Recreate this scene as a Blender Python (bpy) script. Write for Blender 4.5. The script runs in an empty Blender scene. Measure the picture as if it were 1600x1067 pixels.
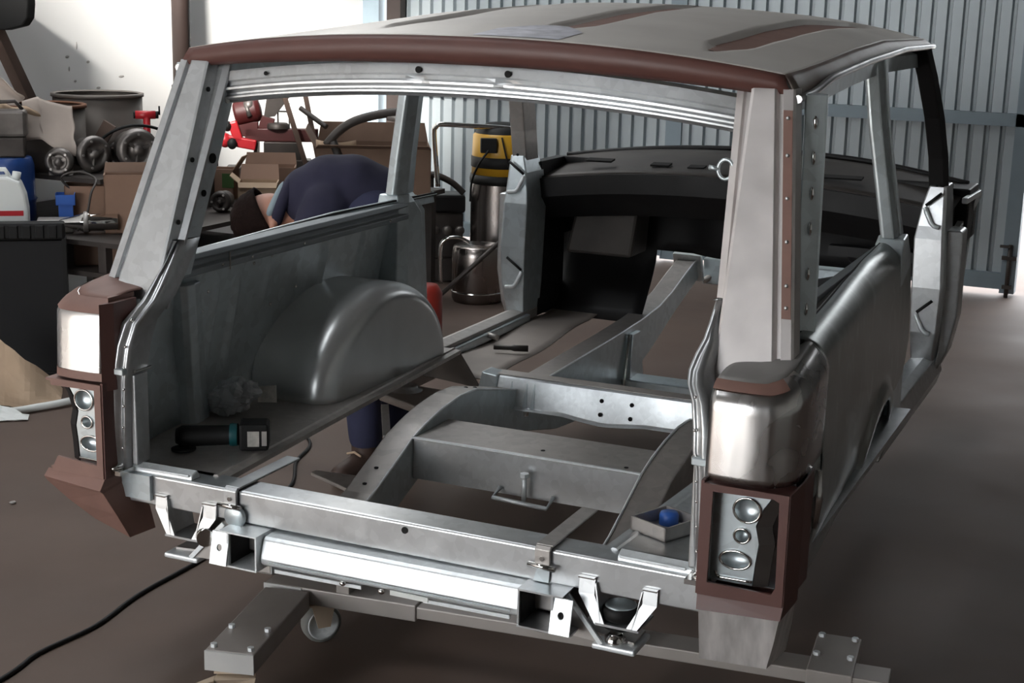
import bpy, bmesh, math, random
from mathutils import Vector, Matrix, noise
random.seed(7)
PI = math.pi
sc = bpy.context.scene
COL = sc.collection

# ------------------------------------------------------------------ camera, sky, light, exposure
cd = bpy.data.cameras.new('camera')
cam = bpy.data.objects.new('camera', cd); COL.objects.link(cam)
cd.sensor_fit = 'HORIZONTAL'; cd.sensor_width = 36.0; cd.lens = 36.0 * 2307.57 / 1600
cd.clip_start = 0.05; cd.clip_end = 200
_ya, _pi, _ro = 0.42213708, -0.22975619, 0.02522976
_f = Vector((-math.sin(_ya) * math.cos(_pi), math.cos(_ya) * math.cos(_pi), math.sin(_pi)))
_r = Vector((math.cos(_ya), math.sin(_ya), 0)); _u = _r.cross(_f)
_r2 = math.cos(_ro) * _r + math.sin(_ro) * _u
_u2 = -math.sin(_ro) * _r + math.cos(_ro) * _u
m = Matrix((( _r2.x, _u2.x, -_f.x, 1.4477), (_r2.y, _u2.y, -_f.y, -2.6094), (_r2.z, _u2.z, -_f.z, 1.5904), (0, 0, 0, 1)))
cam.matrix_world = m
sc.camera = cam

w = bpy.data.worlds.new('sky'); sc.world = w; w.use_nodes = True
wb = w.node_tree.nodes['Background']
wb.inputs[0].default_value = (0.94, 0.97, 1.0, 1); wb.inputs[1].default_value = 7.6

def area(name, loc, rot, sx, sy, power, col=(1, 1, 1), portal=False):
    l = bpy.data.lights.new(name, 'AREA'); l.shape = 'RECTANGLE'; l.size = sx; l.size_y = sy
    l.energy = power; l.color = col
    if portal: l.cycles.is_portal = True
    o = bpy.data.objects.new(name, l); COL.objects.link(o)
    o.location = loc; o.rotation_euler = rot
    return o
# daylight comes in through the wide rear gateway and two unseen roof lights, one of them added
RX0, RX1, RZ = -3.45, -.45, 3.0
area('gateway_daylight', ((RX0 + RX1) / 2, -6.55, RZ / 2), (PI / 2, 0, PI), RX1 - RX0, RZ, 1, portal=True)
area('unseen_rooflight_daylight', (-1.95, -.6, 4.28), (0, 0, 0), .8, 2.5, 1, portal=True)
area('unseen_rooflight_daylight', (-3.1, 3.8, 4.28), (0, 0, 0), .8, 4.0, 1, portal=True)  # added roof opening, brightens the left wall
area('doorway_daylight', (.83, 6.2, 1.4), (-PI / 2, 0, 0), .36, 2.8, 1, portal=True)
sl = bpy.data.lights.new('sun', 'SUN'); sl.energy = 34; sl.angle = .16; sl.color = (1, .96, .90)
so = bpy.data.objects.new('sun', sl); COL.objects.link(so)
so.rotation_euler = Vector((-.5, 1.78, -1)).to_track_quat('-Z', 'Y').to_euler()
sc.view_settings.view_transform = 'Standard'
sc.view_settings.look = 'None'
sc.view_settings.exposure = 0.22
sc.view_settings.gamma = 1.0
sc.view_settings.use_curve_mapping = False

# ------------------------------------------------------------------ materials
def mat(name, base, rough=0.5, metal=0.0, var=0.0, vscale=6.0, rvar=0.0, rscale=9.0, bump=0.0, bscale=30.0,
        col2=None, stretch=None, spec=None, trans=0.0, swirl=0.0, emit=None, vor=False):
    M = bpy.data.materials.new(name); M.use_nodes = True
    nt = M.node_tree; N = nt.nodes; L = nt.links
    P = N['Principled BSDF']
    P.inputs['Base Color'].default_value = (*base, 1)
    P.inputs['Roughness'].default_value = rough
    P.inputs['Metallic'].default_value = metal
    if spec is not None: P.inputs['Specular IOR Level'].default_value = spec
    if trans: P.inputs['Transmission Weight'].default_value = trans
    if emit: P.inputs['Emission Color'].default_value = (*emit[:3], 1); P.inputs['Emission Strength'].default_value = emit[3]
    tc = N.new('ShaderNodeTexCoord'); vec = tc.outputs['Object']
    if stretch:
        mp = N.new('ShaderNodeMapping'); mp.inputs['Scale'].default_value = stretch
        L.new(vec, mp.inputs[0]); vec = mp.outputs[0]
    def nz(scale, detail=4, dist=0.0):
        if vor and scale == vscale:
            v = N.new('ShaderNodeTexVoronoi'); v.inputs['Scale'].default_value = scale * 6
            n2 = N.new('ShaderNodeTexNoise'); n2.inputs['Scale'].default_value = scale; n2.inputs['Detail'].default_value = 5
            L.new(vec, v.inputs['Vector']); L.new(vec, n2.inputs['Vector'])
            mx = N.new('ShaderNodeMix'); mx.data_type = 'FLOAT'; mx.inputs[0].default_value = 0.62
            sep = N.new('ShaderNodeSeparateColor'); L.new(v.outputs['Color'], sep.inputs[0])
            L.new(sep.outputs[0], mx.inputs[2]); L.new(n2.outputs['Fac'], mx.inputs[3])
            return mx.outputs[0]
        n = N.new('ShaderNodeTexNoise'); n.inputs['Scale'].default_value = scale
        n.inputs['Detail'].default_value = detail; n.inputs['Distortion'].default_value = dist
        L.new(vec, n.inputs['Vector']); return n.outputs['Fac']
    if swirl:
        n = nz(vscale, 2, swirl)
        wv = N.new('ShaderNodeMath'); wv.operation = 'MULTIPLY'; wv.inputs[1].default_value = 9
        L.new(n, wv.inputs[0])
        sn = N.new('ShaderNodeMath'); sn.operation = 'SINE'; L.new(wv.outputs[0], sn.inputs[0])
        mr = N.new('ShaderNodeMapRange'); mr.inputs[1].default_value = -1; mr.inputs[2].default_value = 1
        mr.inputs[3].default_value = 0.0; mr.inputs[4].default_value = 1.0; L.new(sn.outputs[0], mr.inputs[0])
        fac = mr.outputs[0]
    elif var or col2:
        n = nz(vscale)
        mr = N.new('ShaderNodeMapRange'); mr.inputs[1].default_value = 0.22; mr.inputs[2].default_value = 0.78
        L.new(n, mr.inputs[0]); fac = mr.outputs[0]
    if var or col2 or swirl:
        mx = N.new('ShaderNodeMix'); mx.data_type = 'RGBA'
        c2 = col2 if col2 else tuple(min(1, c * (1 + var)) for c in base)
        c1 = base if col2 else tuple(c * (1 - var) for c in base)
        mx.inputs['A'].default_value = (*c1, 1); mx.inputs['B'].default_value = (*c2, 1)
        L.new(fac, mx.inputs['Factor']); L.new(mx.outputs['Result'], P.inputs['Base Color'])
    if rvar:
        n2 = fac if swirl else nz(rscale, 5)
        m2 = N.new('ShaderNodeMapRange'); m2.inputs[1].default_value = 0.18 if not swirl else 0; m2.inputs[2].default_value = 0.82 if not swirl else 1
        m2.inputs[3].default_value = max(0.03, rough - rvar); m2.inputs[4].default_value = min(1, rough + rvar)
        L.new(n2, m2.inputs[0]); L.new(m2.outputs[0], P.inputs['Roughness'])
    if bump:
        n3 = nz(bscale, 1.5)
        b = N.new('ShaderNodeBump'); b.inputs['Strength'].default_value = bump; b.inputs['Distance'].default_value = 0.01
        L.new(n3, b.inputs['Height']); L.new(b.outputs[0], P.inputs['Normal'])
    return M

ZN = (.58, .62, .65)
galv = mat('galvanized_zinc', (.54, .555, .565), .36, .92, var=.09, vscale=9, rvar=.07, rscale=14, bump=.05, bscale=11, vor=True)
galvb = mat('bluish_zinc_plate', (.56, .62, .645), .36, .66, var=.12, vscale=6, rvar=.08, rscale=8, bump=.06, bscale=5, vor=True)
galvw = mat('fresh_white_zinc', (.80, .84, .86), .42, .55, var=.08, vscale=14, rvar=.08, bump=.05, bscale=60, vor=True)
galvd = mat('dull_chassis_zinc', (.44, .415, .395), .45, .62, var=.10, vscale=8, rvar=.08, bump=.1, bscale=14, vor=True)
steel = mat('bare_pillar_steel', (.60, .57, .56), .44, .85, var=.14, vscale=9, rvar=.1, bump=.12, bscale=9)
bright = mat('polished_bare_steel', (.60, .585, .575), .30, 1.0, vscale=6, swirl=1.2, var=.10, rvar=.04, bump=.03, bscale=9)
alu = mat('sanded_aluminium_skin', (.44, .47, .46), .38, .8, vscale=4.5, swirl=1.8, var=.24, rvar=.06, stretch=(1, 1.6, 1))
primer = mat('brown_red_primer', (.105, .042, .034), .48, .0, var=.12, vscale=9, rvar=.06, bump=.05, bscale=22)
primer2 = mat('dusty_brown_primer', (.21, .115, .092), .6, .0, var=.15, vscale=11, bump=.05)
roofm = mat('bare_roof_steel', (.54, .505, .47), .48, .2, col2=(.68, .645, .60), vscale=3.2, rvar=.1, rscale=5, bump=.06, bscale=40)
archm = mat('arch_zinc', (.58, .59, .59), .30, .70, var=.06, vscale=9)
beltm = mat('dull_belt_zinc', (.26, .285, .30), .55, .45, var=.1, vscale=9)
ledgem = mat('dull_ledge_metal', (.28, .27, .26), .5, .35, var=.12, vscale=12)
roofside = mat('brown_stained_edge', (.15, .10, .085), .45, .2, col2=(.26, .23, .21), vscale=9)
roofpatch = mat('rubbed_white_metal', (.62, .62, .68), .5, .6, var=.35, vscale=22)
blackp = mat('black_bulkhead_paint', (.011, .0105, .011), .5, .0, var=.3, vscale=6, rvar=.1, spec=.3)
dustd = mat('dusty_dark_metal', (.06, .052, .047), .55, .3, var=.35, vscale=7)
rub = mat('black_rubber', (.007, .007, .007), .6, spec=.3)
rubg = mat('grey_wheel_rubber', (.17, .17, .16), .6)
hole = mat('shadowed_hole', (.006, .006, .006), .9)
floorm = mat('brown_concrete', (.125, .084, .065), .72, 0, col2=(.088, .058, .045), vscale=1.7, rvar=.12, rscale=1.3, bump=.12, bscale=6)
wallm = mat('white_plaster', (.88, .88, .87), .85, 0, var=.03, vscale=1.5)
doorm = mat('blue_grey_sheet_steel', (.37, .415, .44), .42, .25, var=.10, vscale=1.2)
doord = mat('blue_grey_door_frame', (.20, .25, .285), .5, .2, var=.1)
ceilm = mat('dark_roof_sheeting', (.10, .10, .10), .8)
outm = mat('pale_yard_ground', (.55, .53, .5), .9)
card = mat('brown_cardboard', (.27, .165, .115), .8, 0, var=.12, vscale=6)
cardl = mat('pale_cardboard', (.44, .32, .22), .8, 0, var=.1, vscale=8)
cardd = mat('dark_cardboard', (.16, .10, .07), .85, 0, var=.15)
paperm = mat('kraft_paper', (.48, .41, .36), .8, 0, var=.1, vscale=9)
blue = mat('blue_plastic', (.012, .05, .20), .4)
bluel = mat('light_blue_plastic', (.03, .11, .42), .4)
red = mat('red_enamel', (.50, .022, .03), .35)
redd = mat('dark_red_enamel', (.06, .008, .008), .5, 0, var=.3)
castm = mat('oily_cast_alloy', (.16, .145, .135), .45, .7, var=.4, vscale=12, rvar=.15)
iron = mat('dark_oily_iron', (.05, .042, .038), .5, .4, var=.4, vscale=9)
rust = mat('rusty_steel', (.22, .085, .035), .75, .2, col2=(.12, .06, .04), vscale=14)
drumm = mat('grey_brown_drum_steel', (.20, .175, .155), .55, .4, var=.25, vscale=4)
chrome = mat('chrome', (.75, .74, .72), .10, 1.0)
stain = mat('vacuum_stainless', (.30, .27, .255), .25, 1.0, stretch=(1, 1, .1), rvar=.08)
yell = mat('yellow_plastic', (.55, .30, .02), .4)
white = mat('white_plastic', (.72, .74, .72), .45)
wood = mat('weathered_wood', (.10, .065, .05), .8, 0, var=.25, vscale=5)
navy = mat('navy_overall_cloth', (.016, .015, .036), .9, 0, var=.2, vscale=10, bump=.25, bscale=14)
trou = mat('dark_blue_trouser_cloth', (.020, .022, .055), .85, 0, var=.2, vscale=10, bump=.2, bscale=14)
skin = mat('skin', (.42, .20, .135), .55, 0, var=.08, vscale=14)
hairm = mat('dark_brown_hair', (.010, .005, .004), .8, 0, var=.4, vscale=40, bump=.4, bscale=80, spec=.1)
shirt = mat('grey_blue_cotton', (.24, .30, .33), .85)
shoem = mat('brown_boot_leather', (.045, .025, .018), .6, 0, var=.3)
teal = mat('teal_plastic', (.005, .07, .08), .45)
labelm = mat('silver_label', (.55, .53, .48), .5, 0, col2=(.30, .29, .27), vscale=60)
plasticbag = mat('clear_plastic_film', (.82, .84, .86), .12, 0, trans=.6, bump=.6, bscale=26)
beige = mat('beige_painted_steel', (.50, .40, .30), .5)
dolly_m = mat('dolly_grey_paint', (.33, .30, .28), .48, .3, var=.12, vscale=8)
dolly_w = mat('pale_end_plate', (.50, .50, .49), .45, .3, var=.1)
greenm = mat('green_print', (.05, .11, .03), .7)
pipem = mat('brown_pipe_paint', (.020, .012, .010), .55, .1, var=.2)

# ------------------------------------------------------------------ helpers
def W0(p):
    return Vector(p['wo']) if p is not None and 'wo' in p.keys() else Vector((0, 0, 0))
ORG = {}
def org(p): return ORG.get(p.name, Vector((0, 0, 0))) if p is not None else Vector((0, 0, 0))

class MB:
    def __init__(s): s.v = []; s.f = []; s.sm = []
    def add(s, vs, fs, smooth=False):
        b = len(s.v); s.v += [tuple(v) for v in vs]
        for f in fs: s.f.append([i + b for i in f]); s.sm.append(smooth)
        return s
    def hexa(s, p):   # 8 points: bottom ring 0-3, top ring 4-7
        return s.add(p, [(3, 2, 1, 0), (4, 5, 6, 7), (0, 1, 5, 4), (1, 2, 6, 5), (2, 3, 7, 6), (3, 0, 4, 7)])
    def box(s, x0, x1, y0, y1, z0, z1):
        return s.hexa([(x0, y0, z0), (x1, y0, z0), (x1, y1, z0), (x0, y1, z0), (x0, y0, z1), (x1, y0, z1), (x1, y1, z1), (x0, y1, z1)])
    def bar(s, a, b, wx, wz, up=(0, 0, 1)):
        a = Vector(a); b = Vector(b); d = (b - a).normalized(); up = Vector(up)
        sd = d.cross(up)
        if sd.length < 1e-4: sd = d.cross(Vector((1, 0, 0)))
        sd.normalize(); u = sd.cross(d)
        q = []
        for p in (a, b):
            q.append([p - sd * wx / 2 - u * wz / 2, p + sd * wx / 2 - u * wz / 2, p + sd * wx / 2 + u * wz / 2, p - sd * wx / 2 + u * wz / 2])
        return s.hexa([*q[0], *q[1]])
    def tube(s, pts, r, n=10, closed=False, caps=True):
        P = [Vector(p) for p in pts]; k = len(P)
        rr = r if isinstance(r, (list, tuple)) else [r] * k
        ref = None; vs = []
        for i, p in enumerate(P):
            t = (P[min(i + 1, k - 1)] - P[max(i - 1, 0)]).normalized()
            if ref is None:
                ref = t.cross(Vector((0, 0, 1)))
                if ref.length < 1e-3: ref = t.cross(Vector((1, 0, 0)))
            ref = (ref - t * ref.dot(t)).normalized(); bi = t.cross(ref)
            for j in range(n):
                a = 2 * PI * j / n
                vs.append(p + (ref * math.cos(a) + bi * math.sin(a)) * rr[i])
        fs = [(i * n + j, i * n + (j + 1) % n, (i + 1) * n + (j + 1) % n, (i + 1) * n + j) for i in range(k - 1) for j in range(n)]
        s.add(vs, fs, True)
        if caps:
            b = len(s.v) - k * n
            s.f.append([b + j for j in range(n)][::-1]); s.sm.append(False)
            s.f.append([b + (k - 1) * n + j for j in range(n)]); s.sm.append(False)
        return s
    def loft(s, secs, closed=True, caps=True, smooth=False):
        n = len(secs[0]); k = len(secs); vs = [p for q in secs for p in q]
        m_ = n if closed else n - 1
        fs = [(i * n + j, i * n + (j + 1) % n, (i + 1) * n + (j + 1) % n, (i + 1) * n + j) for i in range(k - 1) for j in range(m_)]
        if caps and closed: fs += [tuple(range(n))[::-1], tuple((k - 1) * n + j for j in range(n))]
        return s.add(vs, fs, smooth)
    def grid(s, fn, nu, nv, smooth=True, skip=None):
        vs = [fn(i / nu, j / nv) for j in range(nv + 1) for i in range(nu + 1)]
        fs = []
        for j in range(nv):
            for i in range(nu):
                if skip and skip((i + .5) / nu, (j + .5) / nv): continue
                a = j * (nu + 1) + i; fs.append((a, a + 1, a + nu + 2, a + nu + 1))
        return s.add(vs, fs, smooth)
    def lathe(s, prof, o=(0, 0, 0), ax=(0, 0, 1), n=28, smooth=True, a0=0, a1=2 * PI):
        o = Vector(o); ax = Vector(ax).normalized()
        u = ax.cross(Vector((0, 0, 1)))
        if u.length < 1e-3: u = Vector((1, 0, 0))
        u.normalize(); v = ax.cross(u); full = abs(a1 - a0 - 2 * PI) < 1e-6
        k = n if full else n + 1; vs = []
        for (r, h) in prof:
            for j in range(k):
                a = a0 + (a1 - a0) * j / n
                vs.append(o + ax * h + (u * math.cos(a) + v * math.sin(a)) * max(r, 1e-4))
        fs = []
        for i in range(len(prof) - 1):
            for j in range(n):
                j2 = (j + 1) % k
                fs.append((i * k + j, i * k + j2, (i + 1) * k + j2, (i + 1) * k + j))
        return s.add(vs, fs, smooth)
    def disc(s, c, ax, r, h=.004, n=20):
        return s.lathe([(0, h), (r, h), (r, 0), (0, 0)], c, ax, n, smooth=False)
    def ell(s, c, r, rot=None, nu=20, nv=12):
        c = Vector(c); vs = []; R = rot or Matrix.Identity(3)
        for j in range(nv + 1):
            t = PI * j / nv
            for i in range(nu):
                a = 2 * PI * i / nu
                vs.append(c + R @ Vector((r[0] * math.sin(t) * math.cos(a), r[1] * math.sin(t) * math.sin(a), r[2] * math.cos(t))))
        fs = [(j * nu + i, j * nu + (i + 1) % nu, (j + 1) * nu + (i + 1) % nu, (j + 1) * nu + i) for j in range(nv) for i in range(nu)]
        return s.add(vs, fs, True)
    def xf(s, M_):
        s.v = [tuple(M_ @ Vector(v)) for v in s.v]; return s
    def islands(s):
        pr = list(range(len(s.v)))
        def fd(a):
            while pr[a] != a: pr[a] = pr[pr[a]]; a = pr[a]
            return a
        for f in s.f:
            for a in f[1:]: pr[fd(a)] = fd(f[0])
        G = {}
        for f, q in zip(s.f, s.sm): G.setdefault(fd(f[0]), []).append((f, q))
        out = []
        for fs in G.values():
            ids = sorted({i for f, _ in fs for i in f}); mp = {i: k for k, i in enumerate(ids)}
            b = MB(); b.v = [s.v[i] for i in ids]; b.f = [[mp[i] for i in f] for f, _ in fs]; b.sm = [q for _, q in fs]; out.append(b)
        return out
    def each(s, name, material, parent=None, **k):
        return [b.build(name, material, parent, **k) for b in s.islands()]
    def build(s, name, material, parent=None, bevel=0, solid=0, off=0, seg=2, sub=0, weld=True, at=None):
        o0 = org(parent) if at is None else Vector(at)
        me = bpy.data.meshes.new(name)
        base = o0
        me.from_pydata([tuple(Vector(v) - base) for v in s.v], [], s.f)
        for p, q in zip(me.polygons, s.sm): p.use_smooth = q
        me.materials.append(material)
        bm = bmesh.new(); bm.from_mesh(me)
        if weld: bmesh.ops.remove_doubles(bm, verts=bm.verts, dist=1e-5)
        bmesh.ops.recalc_face_normals(bm, faces=bm.faces)
        bm.to_mesh(me); bm.free(); me.update()
        o = bpy.data.objects.new(name, me); COL.objects.link(o)
        if parent is not None: o.parent = parent
        else: o.location = base
        ORG[o.name] = base
        if solid:
            md = o.modifiers.new('thickness', 'SOLIDIFY'); md.thickness = solid; md.offset = off
        if bevel:
            md = o.modifiers.new('edge', 'BEVEL'); md.width = bevel; md.segments = seg; md.limit_method = 'ANGLE'; md.angle_limit = .6
        if sub:
            md = o.modifiers.new('smooth', 'SUBSURF'); md.levels = sub; md.render_levels = sub
        return o

def thing(name, label, cat, loc=(0, 0, 0), group=None):
    o = bpy.data.objects.new(name, None); COL.objects.link(o); o.location = loc; o.empty_display_size = .1
    ORG[o.name] = Vector(loc)
    o['label'] = label; o['category'] = cat
    if group: o['group'] = group
    return o
def tag(o, label, cat, group=None, kind=None):
    o['label'] = label; o['category'] = cat
    if group: o['group'] = group
    if kind: o['kind'] = kind
    return o
def struct(o): o['kind'] = 'structure'; return o
def centre_at(mb):
    xs = [v[0] for v in mb.v]; ys = [v[1] for v in mb.v]; zs = [v[2] for v in mb.v]
    return ((min(xs) + max(xs)) / 2, (min(ys) + max(ys)) / 2, min(zs))
def solo(mb, name, material, label, cat, group=None, **k):
    o = mb.build(name, material, None, at=centre_at(mb), **k); return tag(o, label, cat, group)
def frame(x, y, z=0, deg=0): return Matrix.Translation((x, y, z)) @ Matrix.Rotation(math.radians(deg), 4, 'Z')
def plate(name, outline, holes, thick, M_, material, parent, bevel=0):
    """flat plate with real holes: outline and holes in the plate's own plane, M_ sets it in place"""
    cu = bpy.data.curves.new(name, 'CURVE'); cu.dimensions = '2D'; cu.fill_mode = 'BOTH'; cu.extrude = thick / 2
    if bevel: cu.bevel_depth = bevel; cu.bevel_resolution = 1
    for ring in [outline] + holes:
        sp = cu.splines.new('POLY'); sp.points.add(len(ring) - 1); sp.use_cyclic_u = True
        for p, q in zip(sp.points, ring): p.co = (q[0], q[1], 0, 1)
    t = bpy.data.objects.new('tmp', cu); COL.objects.link(t)
    dg = bpy.context.evaluated_depsgraph_get(); dg.update()
    me = bpy.data.meshes.new_from_object(t.evaluated_get(dg)); bpy.data.objects.remove(t); bpy.data.curves.remove(cu)
    me.name = name; me.transform(Matrix.Translation(-org(parent)) @ M_)
    me.materials.clear(); me.materials.append(material)
    o = bpy.data.objects.new(name, me); COL.objects.link(o); o.parent = parent; ORG[o.name] = org(parent)
    return o
def ring(cx, cy, rx, ry=None, n=24, p=2.0):
    ry = ry or rx; out = []
    for i in range(n):
        a = 2 * PI * i / n; c, s_ = math.cos(a), math.sin(a)
        out.append((cx + rx * math.copysign(abs(c) ** (2 / p), c), cy + ry * math.copysign(abs(s_) ** (2 / p), s_)))
    return out
def interp(tab, x):
    if x <= tab[0][0]: return tab[0][1]
    for (a, b), (c, d) in zip(tab, tab[1:]):
        if x <= c: return b + (d - b) * (x - a) / (c - a)
    return tab[-1][1]
def smoothpath(pts, k=8):
    P = [Vector(p) for p in pts]; out = []
    for i in range(len(P) - 1):
        p0, p1, p2, p3 = P[max(i - 1, 0)], P[i], P[i + 1], P[min(i + 2, len(P) - 1)]
        for j in range(k):
            t = j / k
            out.append(.5 * ((2 * p1) + (-p0 + p2) * t + (2 * p0 - 5 * p1 + 4 * p2 - p3) * t * t + (-p0 + 3 * p1 - 3 * p2 + p3) * t ** 3))
    out.append(P[-1]); return out

# ------------------------------------------------------------------ the workshop (setting)
XL, YB, XR, YR, ZC = -3.55, 6.15, 5.0, -6.6, 4.3
struct(MB().box(XL - .3, XR + .3, YR - 5, YB + 6, -.1, 0).build('floor', floorm))
struct(MB().box(-14, 16, YB + .3, YB + 16, -.14, -.02).build('ground_outside', outm))
struct(MB().box(-14, 16, YR - 14, YR - .3, -.14, .0005).build('ground_yard', outm))
struct(MB().box(XL - .2, XL, YR, YB + .2, 0, ZC).build('wall_left', wallm))
mb = MB()
for (y, z, a, b) in ((3.22, 1.30, .004, .020), (3.15, 1.25, .014, .006), (3.30, 1.22, .012, .007), (3.16, 1.19, .006, .012), (3.20, 1.13, .010, .006), (3.24, 1.08, .013, .008), (3.37, 1.09, .016, .006), (3.55, 1.14, .022, .006)):
    mb.lathe([(0, .001), (.6, .001), (1, 0)], (0, 0, 0), (1, 0, 0), 9); n = 27
    mb.v[-n:] = [(XL + x + .0005, y + yy * a * (1 + .3 * math.sin(9 * zz)), z + zz * b) for x, yy, zz in mb.v[-n:]]
for o_ in mb.each('scuff_mark', mat('wall_scuff', (.42, .40, .38), .9), bpy.data.objects['wall_left']): pass
struct(MB().box(XR, XR + .2, YR, YB + .2, 0, ZC).build('wall_right', mat('grey_plaster', (.42, .43, .42), .85)))
mb = MB(); mb.box(XL, RX0, YR - .2, YR, 0, ZC); mb.box(RX1, XR, YR - .2, YR, 0, ZC); mb.box(RX0, RX1, YR - .2, YR, RZ, ZC)
struct(mb.build('wall_rear', ceilm))
mb = MB(); mb.box(1.0, XR, YB, YB + .2, 0, ZC); mb.box(XL, 1.0, YB, YB + .2, 2.9, ZC)
struct(mb.build('wall_front', ceilm))
mb = MB()   # ceiling with two openings to the sky, the wall-side strip added for light
for (x0, x1, y0, y1) in ((XL, -3.5, YR, YB), (-1.1, XR, YR, YB), (-3.5, -1.1, YR, -1.85), (-3.5, -2.35, -1.85, 1.85), (-1.55, -1.1, -1.85, 1.85), (-2.35, -1.55, .65, 1.85), (-3.5, -1.1, 5.8, YB), (-2.7, -1.1, 1.85, 5.8)):
    mb.box(x0, x1, y0, y1, ZC, ZC + .1)
struct(mb.build('ceiling', ceilm))
# large corrugated sliding door
def corr(x0, x1, y, z0, z1, pitch, dep):
    mb = MB(); xs = []; x = x0; k = 0
    while x < x1 - 1e-4:
        xs += [(x, y), (x + pitch * .62, y), (x + pitch * .72, y + dep), (x + pitch * .92, y + dep)]; x += pitch
    xs.append((x1, y))
    xs = [p for p in xs if p[0] <= x1]
    mb.loft([[(a, b, z0) for a, b in xs], [(a, b, z1) for a, b in xs]], closed=False, caps=False)
    return mb
d1 = struct(corr(-3.40, -1.44, 6.09, .06, 2.9, .083, .028).build('door_1', doorm, solid=.003))
d2 = struct(corr(-1.36, .60, 6.07, .06, 2.9, .086, .028).build('door_2', doorm, solid=.003))
mb = MB().box(-3.56, -3.43, 6.0, 6.12, 0, 2.9); struct(mb.build('trim_1', doord))
mb = MB().box(-1.45, -1.35, 6.05, 6.13, .02, 2.9); struct(mb.build('trim_2', doord))
mb = MB().box(-1.36, .66, 6.02, 6.075, .955, 1.025).box(-1.36, .66, 6.03, 6.075, .04, .13).box(.585, .665, 6.02, 6.13, .02, 2.9)
mb.build('rail', doord, d2)
mb = MB().tube([(.625, 6.01, .0), (.625, 6.01, .30)], .012, 10).box(.585, .665, 5.995, 6.02, .215, .235).box(.60, .65, 5.995, 6.02, .05, .07).bar((.625, 6.0, .29), (.57, 6.0, .29), .014, .014); mb.build('drop_bolt', iron, d2)
mb = MB().box(-3.43, -1.44, 6.04, 6.095, .955, 1.025).box(-3.43, -1.44, 6.04, 6.095, .04, .13); mb.build('rail', doord, d1)
mb = MB().box(-3.36, -3.26, 5.98, 6.05, 0, 2.9); struct(mb.build('trim_3', pipem))
mb = MB().tube([(-3.495, 3.985, 0), (-3.495, 3.985, ZC)], .049, 16).tube([(-3.495, 3.985, 1.05), (-3.495, 3.985, 1.08)], .058, 16)
struct(mb.build('trim_4', pipem))

# ------------------------------------------------------------------ the bare car body
car = thing('stripped_car', 'stripped estate car body of bare galvanized and brown primed panels on its ladder chassis', 'car', (0, 1.2, .33))
# roof -------------------------------------------------------------
RY0, RY1 = .27, 2.16
def roof_edge(y): return interp([(.27, 1.452), (.45, 1.458), (.7, 1.470), (1.0, 1.486), (1.4, 1.500), (2.2, 1.492)], y)
def roof_crown(y): return interp([(.27, .052), (.5, .066), (1.0, .078), (1.6, .080), (2.2, .072)], y)
def roof_half(y): return interp([(.27, .715), (.6, .712), (1.2, .700), (2.2, .675)], y)
RIBS = (-.62, -.25, .15, .52)
def roof_pt(u, t):
    a = 2 * u - 1
    bow = .035 * (abs(a) ** 3)
    y = RY0 + bow + t * (RY1 - RY0 - bow)
    hx = roof_half(y); z = roof_edge(y) + (1 - abs(a) ** 2.3) * roof_crown(y)
    x = a * hx
    if t > .06:   # recessed swages run lengthways
        for rx in RIBS:
            d = x - rx
            wgt = min(1, (t - .06) / .10) * min(1, max(0, (.97 - t) / .05))
            hw = .047 * wgt
            if -hw < d < hw: z -= .013 * wgt * min(1, (hw - abs(d)) / .008)
    return (x, y, z)
us = [i / 120 for i in range(121)]
mb = MB(); mb.grid(roof_pt, 160, 60)
roof = mb.build('roof', roofm, car, solid=.004, off=-1)
# swage floors carry the brown primer: thin strips lying in the recesses
for rx in RIBS:
    mb = MB()
    def sw(u, v, rx=rx):
        t = .085 + v * (.93 - .085); wd = .040 * min(1, (t - .06) / .10) * min(1, max(.05, (.97 - t) / .05))
        y = RY0 + t * (RY1 - RY0)
        x = rx + (u - .5) * 2 * wd; a = x / roof_half(y)
        b = .035 * abs(a) ** 3; y = RY0 + b + t * (RY1 - RY0 - b)
        return (x, y, roof_edge(y) + (1 - abs(a) ** 2.3) * roof_crown(y) - .013 * min(1, (t - .06) / .10) + .002)
    mb.grid(sw, 4, 40)
    mb.build('swage', primer2, roof)
mb = MB()   # rubbed pale patch in the roof skin, flush
def patch(u, v):
    x = .03 + u * .20 - .10 * 0; t = .015 + v * .12 * (.6 + .4 * math.sin(PI * u))
    a = x / .714; b = .035 * abs(a) ** 3; y = RY0 + b + t * (RY1 - RY0 - b)
    return (x, y, roof_edge(y) + (1 - abs(a) ** 2.3) * roof_crown(y) + .0012)
mb.grid(patch, 10, 5); mb.build('rubbed_patch', roofpatch, roof)
def band(u, v):
    a = 2 * u - 1; y = RY0 + .035 * abs(a) ** 3 - .012 * math.sin(PI * v) + .006 * v
    hx = .715 + .018 * v * 1.0
    zt = roof_edge(RY0) + (1 - abs(a) ** 2.3) * roof_crown(RY0); zb = 1.444 - .038 * abs(a) ** 2.2
    return (a * hx, y, zt + (zb - zt) * v)
mb = MB(); mb.grid(band, 60, 6); mb.build('rear_edge_band', primer, car, solid=.006, off=-1)
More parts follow.
